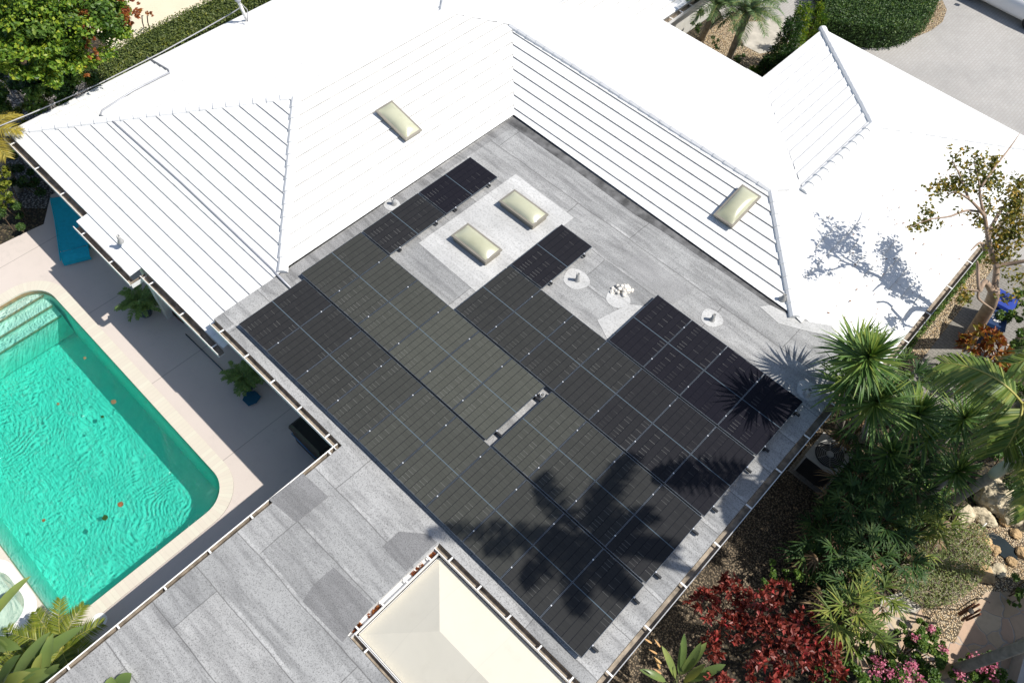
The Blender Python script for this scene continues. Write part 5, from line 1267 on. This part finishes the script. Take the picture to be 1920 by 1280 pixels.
# boulders, stones, pond
def boulder(px, py, r, h, label, mat, name='boulder', seed=0, group=None, sq=(1, 1)):
    c = G(px, py, h * 0.4); bm = bmesh.new(); bmesh.ops.create_icosphere(bm, subdivisions=5, radius=1.0)
    import mathutils.noise as mn
    for v in bm.verts:
        d = v.co.normalized(); k = 1 + 0.28 * mn.noise(d * 1.3 + Vector((seed, 0, 0))) + 0.14 * mn.noise(d * 3.2 + Vector((0, seed, 0))) + 0.10 * abs(mn.noise(d * 5.0 + Vector((0, 0, seed)))) + 0.07 * mn.noise(d * 9.5) + 0.04 * mn.noise(d * 19)
        v.co = Vector((d.x * r * k * sq[0], d.y * r * k * sq[1], d.z * h * k * 0.8))
    me = bpy.data.meshes.new(name); bm.to_mesh(me); bm.free(); me.materials.append(mat); me.polygons.foreach_set('use_smooth', [True] * len(me.polygons))
    o = bpy.data.objects.new(name, me); C.objects.link(o); o.location = (c.x, c.y, h * 0.3); return tag(o, label, 'rock', group)
boulder(1868, 928, 0.44, 0.45, 'largest pale limestone boulder behind the smooth palm trunk', M['lime'], seed=3)
boulder(1895, 960, 0.3, 0.3, 'pale limestone boulder right below the largest one', M['lime'], seed=8)
boulder(1808, 965, 0.22, 0.2, 'low tan limestone lump left of the pond', M['lime'], seed=5, sq=(1, 1.5))
boulder(1846, 968, 0.2, 0.16, 'flat pale ledge stone below the largest boulder', M['lime'], seed=11, sq=(1.6, 1))
for k, (x, y, r, lb, mt) in enumerate(((1884, 977, 0.13, 'orange tan rock wedged under the pale boulders', 'rock'), (1848, 1014, 0.15, 'rounded tan rock on the left rim of the pond', 'rock'), (1866, 1030, 0.13, 'brown rock on the lower rim of the pond', 'rock'), (1832, 1010, 0.12, 'small tan rock left of the pond rim', 'rock'), (1905, 1000, 0.13, 'tan rock on the right rim of the pond', 'rock'), (1917, 1035, 0.15, 'tan rock at the right frame edge by the pond', 'rock'), (1897, 1052, 0.12, 'brown rock below the pond', 'rock'), (1874, 1068, 0.17, 'pale flat stone below the pond', 'lime'), (1846, 1074, 0.24, 'large flat tan stone at the edge of the ground cover', 'rock'), (1790, 1108, 0.13, 'pale flat stone in the twiggy ground cover', 'lime'), (1857, 1070, 0.12, 'narrow pale stone beside the large flat tan stone', 'lime'))):
    boulder(x, y, r, r * (0.35 if 'flat' in lb else 0.75), lb, M[mt], 'rock', 20 + k, 'rocks round the pond')
pd = [G(x, y) for x, y in ((1838, 1002), (1862, 998), (1885, 1012), (1905, 1032), (1908, 1050), (1885, 1048), (1862, 1030), (1842, 1015))]
mb = MB(); mb.sheet(pd, 0.02); structure(mb.build('pond_water', M['pond_water']))
mb = MB(); mb.tube([G(1836, 993, 0.15), G(1850, 980, 0.3)], 0.015, 8); tag(mb.build('water_spout', M['white'], None, True), 'short pale pipe spout over the pond', 'spout')
# wind chime on a shepherd's hook
wc = thing('wind_chime', 'brown wind chime tubes hanging from a dark hook over the flagstones', 'wind chime', tuple(G(1812, 1135, 0)))
for k, (a, b) in enumerate((((1797, 1150), (1826, 1131)), ((1800, 1152), (1836, 1132)), ((1803, 1162), (1838, 1142)), ((1812, 1162), (1838, 1150)))):
    p = G(*a, 0.55); q = G(*b, 1.25); mb = MB(); mb.tube([p, q], 0.025, 8); mb.build('tube', M['rust'], wc, True)
mb = MB(); h0 = G(1795, 1142, 0); mb.tube([h0, G(1820, 1125, 1.0), G(1828, 1122, 1.5), G(1842, 1121, 1.6), G(1852, 1126, 1.5), G(1856, 1129, 1.45)], 0.012, 6); mb.build('hook', M['wire'], wc, True)
mb = MB(); mb.lathe(G(1820, 1145, 1.2), [(0.06, 0), (0.06, 0.03), (0.01, 0.05)], 12); mb.build('cap', M['wire'], wc)
# heliconia at the lower gutter corner
def broad(name, label, px, py, z, lv, group=None, extra=None):
    c = G(px, py, z); t = thing(name, label, 'plant', (c.x, c.y, 0), group)
    mb = MB()
    for az, el, L, wd, dr in lv:
        b0 = Vector((c.x + rnd.gauss(0, 0.04), c.y + rnd.gauss(0, 0.04), z))
        blade(mb, b0, az, el, L, wd, dr, 12, 0, lambda t_: 0.06 if t_ < 0.25 else max(0.03, math.sin(math.pi * min(1, (t_ - 0.25) / 0.75)) ** 0.6), 0.18)
    mb.build('foliage', M['leaf_banana'], t, True)
    mb = MB()
    for k in range(5): mb.tube([(c.x + rnd.gauss(0, 0.08), c.y + rnd.gauss(0, 0.08), -0.05), (c.x, c.y, z)], [0.05, 0.03], 6)
    mb.build('stem', M['leaf_mid'], t)
    if extra:
        mb = MB()
        for (x, y, zz) in extra: blade(mb, G(x, y, zz), rnd.uniform(2.5, 3.6), 0.3, 0.2, 0.045, 0.2, 3)
        mb.build('bract', M['leaf_orange'], t)
    return t
broad('heliconia', 'green heliconia with orange bracts at the lower gutter corner', 1268, 1285, 0.8, [(1.6, 1.0, 1.3, 0.2, 0.5), (2.3, 1.0, 1.3, 0.17, 0.4), (1.1, 0.9, 1.2, 0.2, 0.7), (2.9, 0.9, 1.1, 0.15, 0.6), (1.9, 1.25, 1.4, 0.18, 0.3), (0.6, 0.8, 1.0, 0.2, 0.9), (3.6, 0.7, 0.9, 0.16, 0.8), (1.4, 1.3, 1.2, 0.16, 0.3)], None, [(1238, 1212, 1.7), (1232, 1225, 1.6), (1240, 1243, 1.5), (1238, 1253, 1.4), (1240, 1262, 1.4), (1222, 1205, 1.7)])
# bird of paradise, lower left
def bop(n, seed, az, sp, L, el=0.85):
    r_ = random.Random(seed)
    return [(az + r_.uniform(-sp, sp), el + r_.uniform(-0.35, 0.35), L * r_.uniform(0.7, 1.15), r_.uniform(0.19, 0.30), r_.uniform(0.35, 0.95)) for _ in range(n)]
broad('bird_of_paradise', 'broad leaved bird of paradise at the lower left corner of the frame', 0, 1318, 1.2, bop(13, 4, 1.5, 1.2, 2.0), 'broad leaved plants by the pool corner')
broad('bird_of_paradise', 'bird of paradise with leaves reaching over the low roof gutter', 72, 1322, 1.5, bop(12, 9, 1.15, 1.1, 1.7), 'broad leaved plants by the pool corner')
broad('bird_of_paradise', 'yellow green bird of paradise at the left edge beside the spa', -45, 1200, 1.3, bop(11, 12, 0.8, 1.1, 1.5), 'broad leaved plants by the pool corner')
broad('bird_of_paradise', 'leaf tips rising above the low roof at the bottom edge', 214, 1312, 2.7, bop(7, 15, 1.2, 1.4, 0.55), 'broad leaved plants by the pool corner')
c = G(118, 1215, 0.7)
palm('feather_palm', 'small feathery palm between the pool corner and the low roof', (c.x, c.y, 0), (c.x, c.y, 0.3), c, 0.08, 0.06, [(k * 0.62, 0.95 - 0.1 * (k % 3), 1.05, 1.0 + 0.2 * (k % 2)) for k in range(11)], 'leaf_lime', ll=0.32, nl=40, wd=0.022, hang=0.3, rr=0.01)
c = G(60, 1235, 0.4)
palm('feather_palm', 'low feathery palm in the shade left of the small palm', (c.x, c.y, 0), (c.x, c.y, 0.2), c, 0.08, 0.06, [(k * 0.7 + 0.3, 0.8, 0.9, 1.1) for k in range(9)], 'leaf_fan2', ll=0.3, nl=34, wd=0.022, hang=0.3, rr=0.01)

# ------------------------------------------------------------------ air conditioner, bins
ac = thing('air_conditioner', 'grey air conditioning unit with a dark round fan grille below the gutter', 'air conditioner', (11.75, 8.6, 0))
mb = MB(); A0 = (11.28, 8.02, 0.06); A1 = (12.12, 8.88, 0.86); mb.box(A0, A1, 1)
mb.box((11.26, 8.0, 0.86), (12.14, 8.90, 0.90), 0)
for xx, yy in ((11.27, 8.01), (12.08, 8.01), (12.08, 8.84), (11.27, 8.84)): mb.box((xx, yy, 0.05), (xx + 0.05, yy + 0.05, 0.862), 0)
mb.build('cabinet', [M['acgrey'], M['acdark']], ac)
mb = MB()
for k in range(22): mb.box((11.33 + k * 0.034, 8.005, 0.1), (11.345 + k * 0.034, 8.018, 0.84)); mb.box((12.122, 8.07 + k * 0.034, 0.1), (12.135, 8.085 + k * 0.034, 0.84))
mb.build('louvre', M['acdark'], ac)
mb = MB(); mb.lathe((11.70, 8.45, 0.903), [(0.36, 0), (0.36, 0.02), (0.33, 0.03), (0.31, 0.004), (0.0, 0.002)], 32, 0); fan = mb.build('fan_grille', M['acdark'], ac)
mb = MB()
for k in range(7):
    rr = 0.05 + k * 0.045; mb.tube([(11.70 + rr * math.cos(t_), 8.45 + rr * math.sin(t_), 0.935 - 0.01 * k / 7) for t_ in [2 * math.pi * j / 28 for j in range(29)]], 0.004, 4, 0, False)
for k in range(6): mb.tube([(11.70, 8.45, 0.94), (11.70 + 0.34 * math.cos(k * 1.047), 8.45 + 0.34 * math.sin(k * 1.047), 0.93)], 0.005, 4, 0, False)
mb.build('guard', M['acgrey'], fan)
mb = MB(); mb.lathe((11.70, 8.45, 0.94), [(0.09, 0), (0.085, 0.02), (0.05, 0.03)], 20); mb.build('hub', M['acgrey'], fan)
ground_sheet('equipment_pad', [(11.18, 7.92), (12.2, 7.92), (12.2, 8.95), (11.18, 8.95)], -0.014, M['pathpaver'])
def bin_(px, py, z, mat, label, rot, glyph=True):
    c = G(px, py, z); t = thing('recycling_bin', label, 'bin', (c.x, c.y, 0), 'blue bins behind the copper tree')
    ca, sa = math.cos(rot), math.sin(rot)
    def Q(x, y, zz): return (c.x + x * ca - y * sa, c.y + x * sa + y * ca, zz)
    mb = MB(); vs = []
    for s, zz in ((0.24, 0.0), (0.30, z - 0.06)): vs += [Q(-s, -s, zz), Q(s, -s, zz), Q(s, s, zz), Q(-s, s, zz)]
    mb.add(vs, [(0, 1, 5, 4), (1, 2, 6, 5), (2, 3, 7, 6), (3, 0, 4, 7), (3, 2, 1, 0)]); mb.build('body', M[mat], t)
    mb = MB(); vs = [Q(-0.32, -0.33, z - 0.07), Q(0.32, -0.33, z - 0.07), Q(0.32, 0.33, z - 0.05), Q(-0.32, 0.33, z - 0.05), Q(-0.28, -0.28, z), Q(0.28, -0.28, z), Q(0.28, 0.28, z + 0.02), Q(-0.28, 0.28, z + 0.02)]
    mb.add(vs, [(0, 1, 5, 4), (1, 2, 6, 5), (2, 3, 7, 6), (3, 0, 4, 7), (4, 5, 6, 7)]); lid = mb.build('lid', M[mat], t)
    if glyph:   # the printed ring of three chasing arrows on the lid
        mb = MB()
        for k in range(3):
            a0 = k * 2.094
            pts = [Q(r * math.cos(a), r * math.sin(a), z + 0.022) for a in (a0, a0 + 0.45, a0 + 0.9, a0 + 1.3) for r in (0.09, 0.16)]
            mb.add(pts, [(0, 1, 3, 2), (2, 3, 5, 4), (4, 5, 7, 6)])
            mb.add([Q(0.06 * math.cos(a0 + 1.3), 0.06 * math.sin(a0 + 1.3), z + 0.022), Q(0.19 * math.cos(a0 + 1.3), 0.19 * math.sin(a0 + 1.3), z + 0.022), Q(0.125 * math.cos(a0 + 1.75), 0.125 * math.sin(a0 + 1.75), z + 0.022)], [(0, 1, 2)])
        mb.build('recycling_symbol', M['white'], lid)
    return t
bin_(1868, 596, 1.0, 'navy', 'navy blue recycling bin with a white symbol below the copper trunk', 0.3)
bin_(1886, 562, 1.0, 'cobalt', 'brighter blue bin behind the copper tree fork', 0.1, False)

# ------------------------------------------------------------------ top left garden
def bigtree(name, label, cl, mats, L, wd, trunk, group=None, n=260, mi=None):
    cs = [G(x, y, z) for x, y, z, r in cl]; c0 = G(*trunk)
    t = thing(name, label, 'tree', (c0.x, c0.y, 0), group)
    mb = MB()
    for (x, y, z, r), c in zip(cl, cs):
        k = rnd.choice(range(len(mats))) if mi is None else mi
        m_ = max(5, int(9 * r * r / 0.6))
        for _ in range(m_):
            d = rv().normalized(); rr = rnd.uniform(0.25, 0.45) * r
            cloud(mb, c + d * r * rnd.uniform(0.4, 0.9), (rr, rr, rr * 0.6), n // m_ + 1, L, wd, k if rnd.random() < 0.75 else rnd.randrange(len(mats)), 0.8, 0.4)
    mb.build('crown', mats, t)
    mb = MB(); mb.tube([(c0.x, c0.y, -0.05), (c0.x + 0.1, c0.y, 1.2), (c0.x, c0.y + 0.1, 2.4)], [0.2, 0.16, 0.12], 8)
    for c in cs[::2]: mb.tube([(c0.x, c0.y + 0.1, 2.3), Vector((c0.x, c0.y, 2.4)).lerp(c, 0.6) + Vector((0, 0, 0.2)), c], [0.09, 0.05, 0.02], 6)
    mb.build('trunk', M['brownstem'], t)
bigtree('broadleaf_tree', 'big bright green broadleaf tree filling the upper left corner', [(20, 20, 4.6, 1.0), (60, 60, 4.6, 1.0), (100, 20, 4.9, 1.0), (140, 60, 4.4, 1.0), (175, 20, 4.7, 0.9), (205, 50, 4.2, 0.7), (60, 110, 4.0, 0.9), (110, 100, 4.1, 0.9), (20, 90, 4.0, 0.9), (215, 15, 4.5, 0.7), (160, 95, 3.8, 0.7), (60, 10, 5.2, 1.0), (0, 50, 4.6, 1.0), (130, -20, 5.2, 1.0)], [M['leaf_tree'], M['leaf_tree'], M['leaf_mid']], 0.125, 0.075, (60, 90, 0), n=1900)
bigtree('broadleaf_tree', 'darker leafy tree below the bright one beside the far eave', [(30, 150, 2.6, 0.8), (80, 160, 2.6, 0.8), (125, 150, 2.8, 0.7), (50, 120, 3.0, 0.8), (100, 135, 3.0, 0.7), (20, 190, 2.2, 0.6), (150, 135, 2.6, 0.5)], [M['leaf_mid'], M['leaf_dark'], M['leaf_tree']], 0.12, 0.07, (60, 150, 0), n=1300)
shrub('variegated_shrub', 'yellow flecked shrub along the far tiled eave', 'shrub', [(50, 195, 1.6, 0.4, 0.4, 0.4), (90, 185, 1.6, 0.4, 0.4, 0.4), (125, 165, 1.7, 0.35, 0.35, 0.35), (35, 218, 1.5, 0.35, 0.35, 0.35), (70, 175, 1.8, 0.35, 0.35, 0.35)], [M['leaf_lime']], 0.15, 0.05, 160)
shrub('rust_vine', 'rust red vine streak down the big green tree', 'vine', [(238, 12, 4.8, 0.35, 0.35, 0.3), (228, 32, 4.5, 0.28, 0.28, 0.3), (160, 30, 4.9, 0.2, 0.3, 0.2), (170, 55, 4.7, 0.16, 0.22, 0.2), (165, 80, 4.4, 0.14, 0.2, 0.2), (178, 105, 4.0, 0.12, 0.18, 0.2), (160, 135, 3.4, 0.12, 0.16, 0.2), (262, 12, 4.6, 0.14, 0.14, 0.12), (280, 24, 4.3, 0.12, 0.12, 0.12), (255, 25, 4.3, 0.14, 0.16, 0.2)], M['leaf_rust'], 0.11, 0.05, 150, stem=False)
# bare twig pile
c = G(180, 140, 0.4); mb = MB()
for _ in range(150):
    x, y = rnd.gauss(185, 28), rnd.gauss(140, 12); a = G(x, y, rnd.uniform(0.5, 1.5)); d = rv(); d.z *= 0.5; d = d.normalized() * rnd.uniform(0.3, 0.9)
    mb.tube([a, a + d * 0.5 + Vector((0, 0, 0.06)), a + d], [0.012, 0.009, 0.004], 4, 0, False)
for _ in range(700):
    x, y = rnd.gauss(190, 30), rnd.gauss(130, 12); leaf(mb, G(x, y, rnd.uniform(0.3, 1.3)), rv().normalized(), 0.07, 0.03, 1)
tag(mb.build('twig_heap', [M['twig'], M['leaf_hedge2']]), 'heap of bare grey twigs between the hedge and the big tree', 'brush heap')
# clipped hedges
def hedge(name, label, outline, z, mats, L, wd, n, group=None, top_mi=0):
    cx = sum(p[0] for p in outline) / len(outline); cy_ = sum(p[1] for p in outline) / len(outline)
    t = thing(name, label, 'hedge', (cx, cy_, 0), group)
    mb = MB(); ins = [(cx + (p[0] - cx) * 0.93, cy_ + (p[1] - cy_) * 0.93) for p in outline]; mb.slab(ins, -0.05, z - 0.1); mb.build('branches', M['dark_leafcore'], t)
    mb = MB(); xs = [p[0] for p in outline]; ys = [p[1] for p in outline]; k = 0
    pl = [(p[0], p[1]) for p in outline]
    while k < n:
        x, y = rnd.uniform(min(xs), max(xs)), rnd.uniform(min(ys), max(ys))
        if inside(x, y, pl):
            leaf(mb, Vector((x, y, z + rnd.gauss(-0.03, 0.05))), (Vector((0, 0, 1)) + rv(0.6)).normalized(), L * rnd.uniform(0.7, 1.3), wd, 0 if rnd.random() < 0.85 else len(mats) - 1); k += 1
    for i in range(len(outline)):
        a, b = outline[i - 1], outline[i]; ln = math.dist(a[:2], b[:2]); nn = Vector((b[1] - a[1], a[0] - b[0], 0)).normalized()
        if nn.dot(Vector((a[0] - cx, a[1] - cy_, 0))) < 0: nn = -nn
        for _ in range(int(ln * z * n / max(0.5, (max(xs) - min(xs)) * (max(ys) - min(ys))) * 0.8)):
            s = rnd.random(); leaf(mb, Vector((a[0] + (b[0] - a[0]) * s, a[1] + (b[1] - a[1]) * s, rnd.uniform(0, z))) + nn * rnd.gauss(0, 0.05), (nn + rv(0.6) + Vector((0, 0, 0.3))).normalized(), L * rnd.uniform(0.7, 1.3), wd, 0)
    mb.build('foliage', mats, t)
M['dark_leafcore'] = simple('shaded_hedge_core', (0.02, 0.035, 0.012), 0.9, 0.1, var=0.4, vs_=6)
hz = 1.7
h1 = [G(x, y, hz) for x, y in ((150, 133), (245, 66), (310, 36), (400, -8), (560, -90))]; h2 = [Vector((p.x + 1.25, p.y - 0.1, hz)) for p in h1]
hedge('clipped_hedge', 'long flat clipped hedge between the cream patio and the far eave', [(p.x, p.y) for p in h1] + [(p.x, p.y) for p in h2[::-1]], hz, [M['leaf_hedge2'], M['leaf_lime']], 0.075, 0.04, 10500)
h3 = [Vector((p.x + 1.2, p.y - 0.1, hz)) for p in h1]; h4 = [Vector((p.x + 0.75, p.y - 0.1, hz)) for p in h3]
hedge('hedge_shade_side', 'dark strip standing for the shaded side of the clipped hedge by the eave', [(p.x, p.y) for p in h3] + [(p.x, p.y) for p in h4[::-1]], 1.15, [M['leaf_dark'], M['leaf_hedge']], 0.085, 0.045, 4200)  # shade on the clipped hedge's near side, put in as a strip of dark leaves
hr = thing('handrail', 'pair of thin dark handrails on the cream patio', 'handrail', tuple(G(277, 50, 0)))
for x in (270, 280):
    mb = MB(); p = G(x, 52, 0); mb.tube([p, G(x - 3, 42, 0.5), G(x - 4, 30, 0.7), G(x - 2, 30, 0.6)], 0.02, 6); mb.build('rail', M['wire'], hr, True)
c = G(-22, 262, 2.2)
palm('golden_palm', 'golden yellow feather palm at the left frame edge', (c.x - 0.3, c.y, 0), (c.x - 0.2, c.y, 1.1), c, 0.1, 0.08, [(-1.2, 0.7, 1.3, 1.6), (-0.6, 0.9, 1.4, 1.5), (0.0, 0.7, 1.3, 1.5), (0.7, 0.9, 1.3, 1.4), (-1.8, 0.8, 1.3, 1.6), (1.6, 0.8, 1.2, 1.4), (2.6, 0.9, 1.2, 1.4), (-2.6, 0.7, 1.2, 1.5), (-0.9, 0.2, 1.2, 1.3)], 'leaf_gold', ll=0.42, nl=44, wd=0.026, hang=0.4, rr=0.012)
shrub('yellow_shrub', 'yellow green shrub at the left edge above the round bush', 'shrub', [(8, 330, 1.4, 0.4, 0.4, 0.4), (15, 355, 1.2, 0.35, 0.35, 0.35), (2, 375, 1.1, 0.35, 0.35, 0.4)], M['leaf_lime'], 0.13, 0.07, 190)
shrub('round_bush', 'clipped round bush at the left edge by the pool deck', 'shrub', [(8, 408, 0.5, 0.62, 0.55, 0.5)], M['leaf_hedge'], 0.07, 0.04, 900)
shrub('dark_shrub', 'dark shaded shrub under the corner of the tiled eave', 'shrub', [(40, 300, 0.9, 0.5, 0.5, 0.5), (60, 340, 0.6, 0.4, 0.4, 0.4), (40, 340, 0.6, 0.4, 0.4, 0.4)], M['leaf_dark'], 0.12, 0.06, 200)

# ------------------------------------------------------------------ top right courtyard
def phoenix(label, bpx, cpx, cz, n, seed, L=1.35):
    b0 = G(*bpx, 0); c = G(*cpx, cz)
    fr = [(k * 2.39996 + seed, 1.25 - 1.35 * (k / n) + rnd.gauss(0, 0.06), L * rnd.uniform(0.9, 1.1), 0.9 + 0.5 * (k / n)) for k in range(n)]
    palm('feather_palm', label, b0, b0.lerp(c, 0.5), c, 0.11, 0.13, fr, 'leaf_phx', group='feather palms in the front courtyard', ll=0.34, nl=44, wd=0.022, hang=0.35, rr=0.012, pinch=0.5)
phoenix('feathery palm in the middle of the front courtyard', (1366, 112), (1403, 22), 2.5, 26, 0.3)
phoenix('feathery palm nearest the rear wing gutter in the front courtyard', (1316, 72), (1348, 6), 2.6, 20, 1.4, 1.25)
def conifer(px, py, z, r, label, n=1100):
    c = G(px, py, z); t = thing('conifer', label, 'conifer', (c.x, c.y, 0), 'dark conifers in the front courtyard')
    mb = MB()
    for k in range(int(n)):
        h = rnd.random() ** 0.8; a = rnd.uniform(0, 6.28); rr = r * (1 - 0.55 * h) * rnd.uniform(0.55, 1.05)
        rosette(mb, Vector((c.x + rr * math.cos(a), c.y + rr * math.sin(a), h * z)), Vector((math.cos(a) * 0.5, math.sin(a) * 0.5, 1)), 4, 0.13, 0.03)
    mb.build('foliage', M['leaf_tree'] if 'edge' in label else M['leaf_dark'], t)
    mb = MB(); mb.tube([(c.x, c.y, -0.05), (c.x, c.y, z * 0.9)], [0.08, 0.03], 7); mb.build('trunk', M['brownstem'], t)
conifer(1490, 40, 2.4, 0.55, 'large dark conifer left of the gravel band', 900)
conifer(1512, 12, 2.5, 0.5, 'dark conifer at the top edge beside the hedge', 700)
conifer(1478, 92, 1.9, 0.45, 'dark conifer near the white roof corner', 700)
conifer(1545, 30, 1.9, 0.22, 'sunlit edge of the dark conifers against the driveway', 420)  # sun on the conifers' edge put into a brighter leaf colour
conifer(1540, 8, 2.0, 0.22, 'narrow bright edge conifer at the top edge of the frame', 380)  # brighter leaf colour again for the sunlit edge
conifer(1440, 112, 1.2, 0.35, 'low dark conifer near the inner gutter corner', 420)
conifer(1415, 128, 0.8, 0.25, 'small green edge plant beside the short white gutter', 220)
shrub('green_shrub', 'low green shrub under the palms against the white eave', 'shrub', [(1390, 110, 0.5, 0.3, 0.3, 0.3), (1345, 80, 0.5, 0.25, 0.25, 0.25), (1310, 48, 0.5, 0.3, 0.3, 0.3), (1300, 22, 0.6, 0.35, 0.35, 0.35)], M['leaf_hedge'], 0.08, 0.04, 220)
ho = [(1548, 40), (1600, 52), (1650, 58), (1690, 56), (1722, 46), (1750, 26), (1764, 0), (1768, -60), (1540, -80)]
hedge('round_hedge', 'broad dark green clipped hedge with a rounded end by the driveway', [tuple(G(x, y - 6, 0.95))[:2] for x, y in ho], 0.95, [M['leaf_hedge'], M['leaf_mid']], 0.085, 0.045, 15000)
# white car parked on the driveway, only its near wing enters the frame
ea, eb = G(1884, 0, 0.66), G(1921, 18.5, 0.66)
cdir = (eb - ea).normalized(); cdir.z = 0; cdir.normalize(); cn = Vector((-cdir.y, cdir.x, 0))
if cn.y < 0: cn = -cn
co = ea - cdir * 2.3
car = thing('parked_car', 'white parked car entering the frame at the top right corner', 'car', (co.x, co.y, 0))
def carpt(s, t_, z): return co + cdir * s + cn * t_ + Vector((0, 0, z - co.z))
secs = []
for s_, (w0, zb, zs, zt) in ((0.0, (0.22, 0.35, 0.55, 0.72)), (0.25, (0.06, 0.24, 0.62, 0.82)), (0.9, (0.0, 0.22, 0.66, 0.90)), (1.5, (0.0, 0.22, 0.66, 0.95)), (3.4, (0.0, 0.22, 0.68, 0.96)), (4.1, (0.04, 0.24, 0.66, 0.93)), (4.5, (0.16, 0.34, 0.6, 0.82))):
    W = 1.8
    secs.append([carpt(s_, t_, z) for t_, z in ((w0 + 0.06, zb), (w0 + 0.01, zb + 0.12), (w0, zs - 0.1), (w0 + 0.03, zs + 0.08), (w0 + 0.16, zt - 0.03), (w0 + 0.4, zt), (W / 2, zt + 0.02), (W - w0 - 0.4, zt), (W - w0 - 0.16, zt - 0.03), (W - w0 - 0.03, zs + 0.08), (W - w0, zs - 0.1), (W - w0 - 0.01, zb + 0.12), (W - w0 - 0.06, zb))])
mb = MB(); k = len(secs[0]); mb.add([p for q in secs for p in q], [(i * k + j, i * k + (j + 1) % k, (i + 1) * k + (j + 1) % k, (i + 1) * k + j) for i in range(len(secs) - 1) for j in range(k)] + [tuple(range(k))[::-1], tuple((len(secs) - 1) * k + j for j in range(k))])
mb.build('body', M['carwhite'], car, True)
def cabin(z0, z1, i0, i1, s0, s1, d0, d1):
    return [carpt(s0, i0, z0), carpt(s1, i0, z0), carpt(s1, 1.8 - i0, z0), carpt(s0, 1.8 - i0, z0), carpt(s0 + d0, i1, z1), carpt(s1 - d1, i1, z1), carpt(s1 - d1, 1.8 - i1, z1), carpt(s0 + d0, 1.8 - i1, z1)]
mb = MB(); mb.add(cabin(0.93, 1.36, 0.2, 0.34, 1.3, 4.0, 0.6, 0.45), [(0, 1, 5, 4), (1, 2, 6, 5), (2, 3, 7, 6), (3, 0, 4, 7)]); mb.build('window', M['carglass'], car)
mb = MB(); mb.add(cabin(1.36, 1.43, 0.34, 0.42, 1.9, 3.55, 0.12, 0.12), [(0, 1, 5, 4), (1, 2, 6, 5), (2, 3, 7, 6), (3, 0, 4, 7), (4, 5, 6, 7)]); mb.build('roof', M['carwhite'], car, True)
for s_ in (0.85, 3.6):
    for t_ in (0.0, 1.6):
        mb = MB(); mb.tube([carpt(s_, t_ + 0.01, 0.31), carpt(s_, t_ + 0.2, 0.31)], 0.31, 20); mb.build('wheel', M['black'], car)
for t_ in (-0.16, 1.82):
    mb = MB(); b_ = carpt(1.55, t_, 0.98); mb.beam(b_, b_ + cn * 0.16, 0.12, 0.13); mb.build('wing_mirror', M['carwhite'], car)
# low pale wall at the lower right corner and the pavilion roof, outside the frame, that shades the flagstones
w0_, w1_ = G(1904, 1290, 0.5), G(1922, 1224, 0.5); wd_ = (w1_ - w0_).normalized(); wn_ = Vector((wd_.y, -wd_.x, 0))
if wn_.x < 0: wn_ = -wn_
q0, q1 = w0_ - wd_ * 1.5, w1_ + wd_ * 0.5
mb = MB(); mb.slab([(q0.x, q0.y), ((q0 + wn_ * 0.25).x, (q0 + wn_ * 0.25).y), ((q1 + wn_ * 0.25).x, (q1 + wn_ * 0.25).y), (q1.x, q1.y)], -0.05, 0.5)
tag(mb.build('garden_wall', M['drip']), 'low pale grey wall end at the lower right corner', 'wall')
pv = thing('pavilion', 'garden pavilion just outside the right edge that shades the flagstones', 'pavilion', (20, 8, 0))
mb = MB(); mb.slab([(18.15, 4.0), (22, 4.0), (22, 10.2), (17.95, 10.2)], 2.4, 2.55); mb.build('roof', M['drip'], pv)
for x, y in ((18.4, 4.3), (21.7, 4.3), (21.7, 9.9), (18.3, 9.9)):
    mb = MB(); mb.box((x - 0.06, y - 0.06, -0.05), (x + 0.06, y + 0.06, 2.39)); mb.build('post', M['white'], pv)
